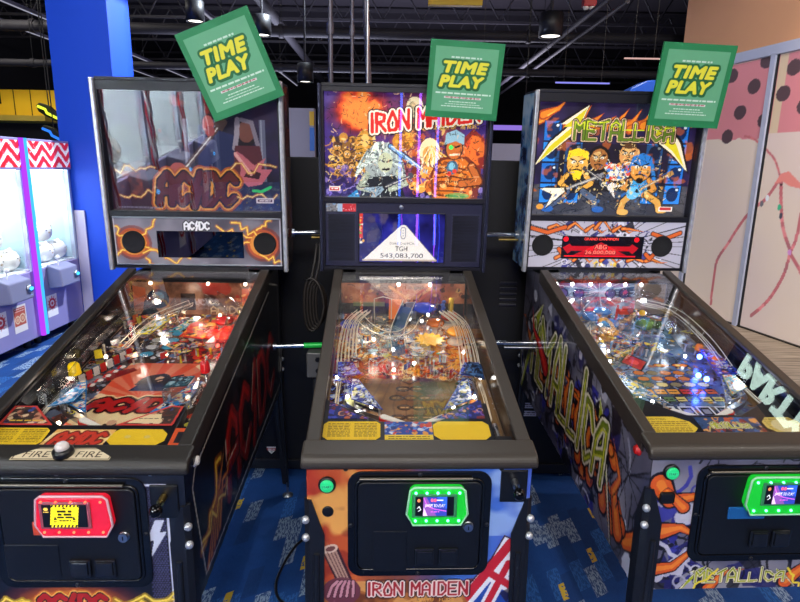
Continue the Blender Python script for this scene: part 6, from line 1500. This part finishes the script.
# ------------------------------------------------------------------ claw machines
def crane(name, label, loc, rz, sc=1.0, leds=(1, 1), lamp=30, back=False):
    r = empty(name, loc, rz); r.scale = (sc,)*3; tag(r, label, 'claw machine', 'claw machines with red and white tops')
    lil = pbr('lilac cabinet', '#8d86b8', .4); W = .71; d = .85
    MB().box(-W/2, W/2, .0, d, .09, .68, .008).build('base_cabinet', lil, r)
    for x in (-.28, .28):
        for y in (.1, .75): MB().cyl((x, y, 0), (x, y, .09), .03, n=12).build('foot', M_BLK, r)
    for x in (-W/2, W/2-.035):
        for y in (.0, d-.035): MB().box(x, x+.035, y, y+.035, .68, 1.54).build('corner_post', pbr('pale post', '#b8c4d8', .3, .5), r)
    MB().box(-W/2+.02, W/2-.02, d-.03, d-.02, .68, 1.54).build('rear_wall', pbr('white interior', '#e8f0f4', .5), r)
    MB().box(-W/2+.02, W/2-.02, .02, d-.02, .68, .695).build('prize_floor', pbr('white prize floor', '#eef4f8', .6), r)
    MB().box(-W/2+.036, W/2-.036, .004, .008, .70, 1.54).build('front_glass', M_GLASS, r)
    for x in (-W/2+.002, W/2-.006): MB().box(x, x+.004, .036, d-.036, .70, 1.54).build('side_glass', M_GLASS, r)
    MB().box(-W/2, W/2, -.02, d, 1.54, 1.80, .006).build('header', lil, r)
    h = Art(W-.03, .22, .006, '#e8e4ea'); 
    for k in range(3):
        y = .02+.1*k
        for q in range(4): x = -.1+q*.24; h.line([(x, y-.05), (x+.12, y+.06), (x+.24, y-.05)], .042, '#c8182a'); h.line([(x, y-.085), (x+.12, y+.025), (x+.24, y-.085)], .008, '#a8a0b0')
    h.clutter(['#e84a5a', '#f4f0f4', '#a8101c'], 50, 6, .006, .02); h.line([(0, .11), (W, .11)], .004, '#f4f0f4')
    h.build('header_print', art_mat('lit header print', .4, estr=.5), r, (-W/2+.015, -.0215, 1.56), (1, 0, 0), (0, 0, 1))
    MB().box(-W/2+.03, W/2-.03, .05, d-.05, 1.525, 1.538).build('light_panel', emis('claw machine light panel', (.85, .95, 1), 9), r)
    # control box with stick and glowing button
    c = MB().prism_x([(-.14, .50), (0, .48), (0, .70), (-.12, .66)], -.19, .10, .012).build('control_box', pbr('grey lilac control box', '#7b7c9a', .4), r)
    MB().tube([(-.09, -.05, .66), (-.09, -.055, .74)], .007).sph((-.09, -.056, .755), .021, 12).build('joystick', pbr('white ball', '#e0e0e8', .2), c)
    MB().lathe([(.035, 0), (.035, .01), (.028, .02)], (.05, -.13, .585), (0, -1, .1), 16).build('button_ring', M_STEEL, c); MB().sph((.05, -.148, .585), .022, 12, (1.2, .6, .7)).build('glow_button', emis('blue glow button', (.05, .45, 1), 3), c)
    a = Art(.16, .2, .006, '#e8e4ea'); a.ell(.08, .12, .055, .05, '#c8283a'); a.ell(.08, .12, .03, .026, '#f0e8ea')
    for q in range(12): t = q*.52; a.line([(.08, .12), (.08+.07*math.cos(t), .12+.065*math.sin(t))], .008, '#c8283a')
    a.ell(.08, .12, .032, .028, '#f0e8ea'); a.ell(.08, .12, .018, .014, '#c8283a'); a.build('notice', M_CARD, r, (-.24, -.001, .22), (1, 0, 0), (0, 0, 1))
    if back: MB().box(-W/2+.04, -W/2+.05, .04, d-.03, .70, 1.53).build('divider_wall', pbr('white interior', '#e8f0f4', .5), r)
    else: MB().box(W/2-.032, W/2-.024, .04, d-.03, .70, 1.53).build('divider_wall', pbr('pale interior', '#aac4d2', .5), r)
    # gantry and claw
    g = MB().box(-W/2+.04, W/2-.04, .38, .41, 1.47, 1.50).build('gantry', M_STEEL, r); MB().cyl((.05, .395, 1.28), (.05, .395, 1.47), .006, n=8).build('claw_cable', M_BLK, g); 
    for q in range(3):
        t = q*2.09; u = Vector((math.cos(t), math.sin(t), 0)); b = Vector((.05, .395, 1.28)); MB().tube([b, b+u*.05-Vector((0, 0, .03)), b+u*.06-Vector((0, 0, .09)), b+u*.03-Vector((0, 0, .12))], .005, 6).build('claw_prong', M_CHR, g)
    for x, col, nm, on in ((W/2-.02, (.36, .04, .85), 'violet', leds[1]), (-W/2+.02, (.05, .42, 1), 'cyan', leds[0])):
        if on == 1: MB().cyl((x, -.026, .10), (x, -.026, 1.80), .021, n=10).build('led_strip', emis(nm+' led strip', col, 1.5), r)
        if on == 2:
            m = [MB(), MB()]
            for q in range(46):
                t = [q*.8+k*.4 for k in range(3)]
                for k2 in range(2): m[k2].tube([(x+.008*math.cos(tt+k2*PI), -.02+.008*math.sin(tt+k2*PI), .12+1.66*(q+kk/2)/46) for kk, tt in enumerate(t)], .0075, 6)
            m[0].build('candy_post', pbr('red stripe', '#c8202a', .3), r); m[1].build('candy_post', pbr('white stripe', '#f0eef0', .3), r)
    ld = bpy.data.lights.new('claw_machine_lamp', 'AREA'); ld.shape = 'RECTANGLE'; ld.size = .6; ld.size_y = .15; ld.energy = lamp; ld.color = (.88, .95, 1)
    lo = bpy.data.objects.new('claw_machine_lamp', ld); COL.objects.link(lo); lo.parent = r; lo.location = (0, .12, 1.50); lo.rotation_euler = (.75, 0, 0)
    return r
c1 = crane('claw_machine', 'lilac claw machine next to the blue column, its sign a red sunburst', (-3.2, 5.425, 0), PI/2, 1.0, (1, 0), 13)
c2 = crane('claw_machine', 'lilac claw machine cut by the edge of the view, further from the blue column', (-3.2, 4.71, 0), PI/2, 1.0, (0, 1), 13)
o = MB().box(-3.2, -3.10, 5.785, 5.80, .1, 1.15, .002).build('end_panel', pbr('pale lilac board', '#b7b0cc', .5)); MB().box(-3.19, -3.11, 5.783, 5.802, 0, .1).build('foot', M_BLK, o); tag(o, 'pale lilac board at the end of the claw machines against the blue column', 'panel')
a = Art(.17, .23, .005, '#e4dcd8'); a.rect(.01, .16, .06, .215, '#b8503c'); a.ell(.05, .11, .035, .035, '#e0c8a8', ring=.3); a.ell(.115, .115, .04, .04, '#e0c8a8', ring=.3); a.ell(.115, .115, .02, .02, '#d8a888'); a.ell(.05, .11, .016, .016, '#d8a888'); a.dashes(.02, .15, .2, .008, '#f0e0d8', 3); a.dashes(.02, .15, .18, .006, '#f0e0d8', 4)
a.build('notice', M_CARD, c2, (.0, -.002, .2), (1, 0, 0), (0, 0, 1))
# plush toys: round white bodies with ears, eyes and a tan patch
def plush(x, y, z, r, rz, label):
    o = MB().sph((0, 0, r*.92), r, 18, (1, 1, .92)).build('plush_toy', pbr('white plush', '#eceae4', .95, bump=.5, bscale=300)); o.location = (x, y, z); o.rotation_euler = (0, 0, rz)
    tag(o, label, 'plush toy', 'white plush toys in the claw machines')
    for q in (-1, 1):
        MB().sph((.92*r, q*.3*r, 1.1*r), .06*r, 8).build('eye', M_BLK, o)
        MB().lathe([(.2*r, 0), (.16*r, .14*r), (.03*r, .26*r)], (.15*r, q*.5*r, 1.66*r), (0, q*.35, 1), 10).build('ear', pbr('white plush', '#eceae4', .95), o)
    MB().sph((.9*r, 0, .9*r), .17*r, 10, (.7, 1.2, .8)).build('muzzle', pbr('tan plush', '#c8b08a', .95), o); MB().sph((.35*r, .55*r, 1.45*r), .33*r, 10, (1, 1, .6)).build('patch', pbr('tan plush', '#c8b08a', .95), o)
PL_ = []
for yc, nm, ends in ((5.425, 'column-side claw machine', ('nearest the violet strip', 'in the middle', 'nearest the end glass')), (4.71, 'view-edge claw machine', ('furthest from the violet strip', 'in the middle', 'nearest the violet strip'))):
    for k, dy in enumerate((-.21, .0, .21)): PL_.append((-3.335, yc+dy, 0, .10, .3*(k-1), 'white plush toy, front row of %s, %s' % (nm, ends[k])))
    for k, dy in enumerate((-.11, .115)): PL_.append((-3.40, yc+dy, .175, .10, .4*(.5-k), 'white plush toy, second layer of %s, %s' % (nm, ends[2*k])))
    for k, dy in enumerate((-.15, .15)): PL_.append((-3.62, yc+dy, 0, .13, 0, 'large white plush toy, rear of %s, %s' % (nm, ends[2*k])))
for x, y, z, r_, rz, lab in PL_: plush(x, y, .697+z, r_, rz, lab)
# the same kind of machines behind the viewer, mirrored in the backglass panes
for k, (yy, w) in enumerate(((-.55, 'first'), (-1.60, 'second'), (-2.65, 'third'))):
    crane('claw_machine', 'tall striped-post claw machine mirrored in a backglass, %s from the pinball row' % w, (-2.2, yy, 0), PI/2, 1.45, (2, 2), 210, True)
    for q, (dx, dy, p_) in enumerate(((-.30, .22, 'right front'), (-.32, -.2, 'left front'), (-.72, 0, 'rear'))):
        plush(-2.2+dx, yy+dy, 1.009, .16, .2*q, 'cream plush toy mirrored in a backglass, %s of the %s striped-post machine' % (p_, w))
o = MB().box(.2, 1.15, -3.3, -2.9, 0, 2.5, .01).build('lit_column', pbr('dark fascia', '#0c0c18', .3)); tag(o, 'dark lit column across the hall behind the viewer', 'column lights')
for x, col in ((.42, (.05, .15, 1)), (.66, (.4, .1, 1)), (.9, (.05, .15, 1))): MB().cyl((x, -2.89, .1), (x, -2.89, 2.45), .016, n=8).build('led_strip', emis('hall led %.1f' % x, col, 6), o)

# ------------------------------------------------------------------ light of the hall
w = bpy.data.worlds.new('World'); scene.world = w; w.use_nodes = True
w.node_tree.nodes['Background'].inputs[0].default_value = (.55, .56, .68, 1); w.node_tree.nodes['Background'].inputs[1].default_value = .12
def area(x, y, z, e, col, sx, sy, rx=0, ry=0):
    ld = bpy.data.lights.new('hall_fill', 'AREA'); ld.shape = 'RECTANGLE'; ld.size = sx; ld.size_y = sy; ld.energy = e; ld.color = col
    o = bpy.data.objects.new('hall_fill', ld); COL.objects.link(o); o.location = (x, y, z); o.rotation_euler = (rx, ry, 0); return o
area(0, -3.7, 4.5, 330, (1, .95, .9), 3.4, 1.4, math.radians(38))
area(-3.4, .2, 4.5, 90, (.9, .95, 1), 1.4, 1.4); area(3.5, .2, 4.5, 90, (1, .92, .84), 1.4, 1.4)
def spot(p, q, e, col, deg, r=.06):  # unseen spots added to brighten the column, glass front and row
    sd = bpy.data.lights.new('fill_spot', 'SPOT'); sd.energy = e; sd.color = col; sd.spot_size = math.radians(deg); sd.spot_blend = .8; sd.shadow_soft_size = r
    so = bpy.data.objects.new('fill_spot', sd); COL.objects.link(so); so.location = p; so.rotation_euler = (Vector(q)-Vector(p)).to_track_quat('-Z', 'Y').to_euler()
spot((-.6, 7.2, 4.5), (-2.75, 6.0, 2.0), 1900, (.8, .9, 1), 60)
spot((-1.6, 3.2, 4.6), (-3.0, 5.6, 2.0), 260, (.85, .92, 1), 70)
spot((1.9, 3.0, 4.6), (3.6, 6.0, 1.2), 330, (1, .93, .88), 85); spot((2.6, 2.0, 4.6), (4.3, 3.6, 1.4), 200, (1, .93, .88), 90)
spot((0, 3.0, 4.6), (0, 2.4, 0), 120, (.9, .95, 1), 80)
area(-2.0, 10.5, 2.4, 180, (.7, .72, .95), 3, 3, math.radians(180)); area(1.5, 11, 2.4, 130, (.75, .72, .9), 2, 2, math.radians(180)); area(-5.5, 7.4, 4.6, 90, (1, .95, .85), 1.0, .5, math.radians(40))  # lamps added to brighten the ceiling deck and yellow soffit; no fittings there
sd = bpy.data.lights.new('wall_washer', 'SPOT'); sd.energy = 480; sd.color = (1, .74, .48); sd.spot_size = math.radians(80); sd.spot_blend = 1; so = bpy.data.objects.new('wall_washer', sd); COL.objects.link(so); so.location = (3.3, 4.6, 4.4); so.rotation_euler = (Vector((.62, .2, -1)).to_track_quat('-Z', 'Y')).to_euler()
# ------------------------------------------------------------------ camera
cam = bpy.data.cameras.new('Camera'); co = bpy.data.objects.new('Camera', cam); COL.objects.link(co)
cam.sensor_fit = 'HORIZONTAL'; cam.sensor_width = 36; cam.lens = 588.4836*36/800
co.location = (0, 0, CAMZ)
co.matrix_world = Matrix.Translation((0, 0, CAMZ)) @ Matrix.Rotation(math.radians(90)-.2231, 4, 'X') @ Matrix.Rotation(.0178, 4, 'Z')
cam.clip_start = .05; scene.camera = co
vs = scene.view_settings; scene.display_settings.display_device = 'sRGB'; vs.view_transform = 'Standard'; vs.look = 'None'; vs.gamma = 1; vs.exposure = 0.0; vs.use_curve_mapping = False
scene.cycles.max_bounces = 8; scene.cycles.transparent_max_bounces = 24
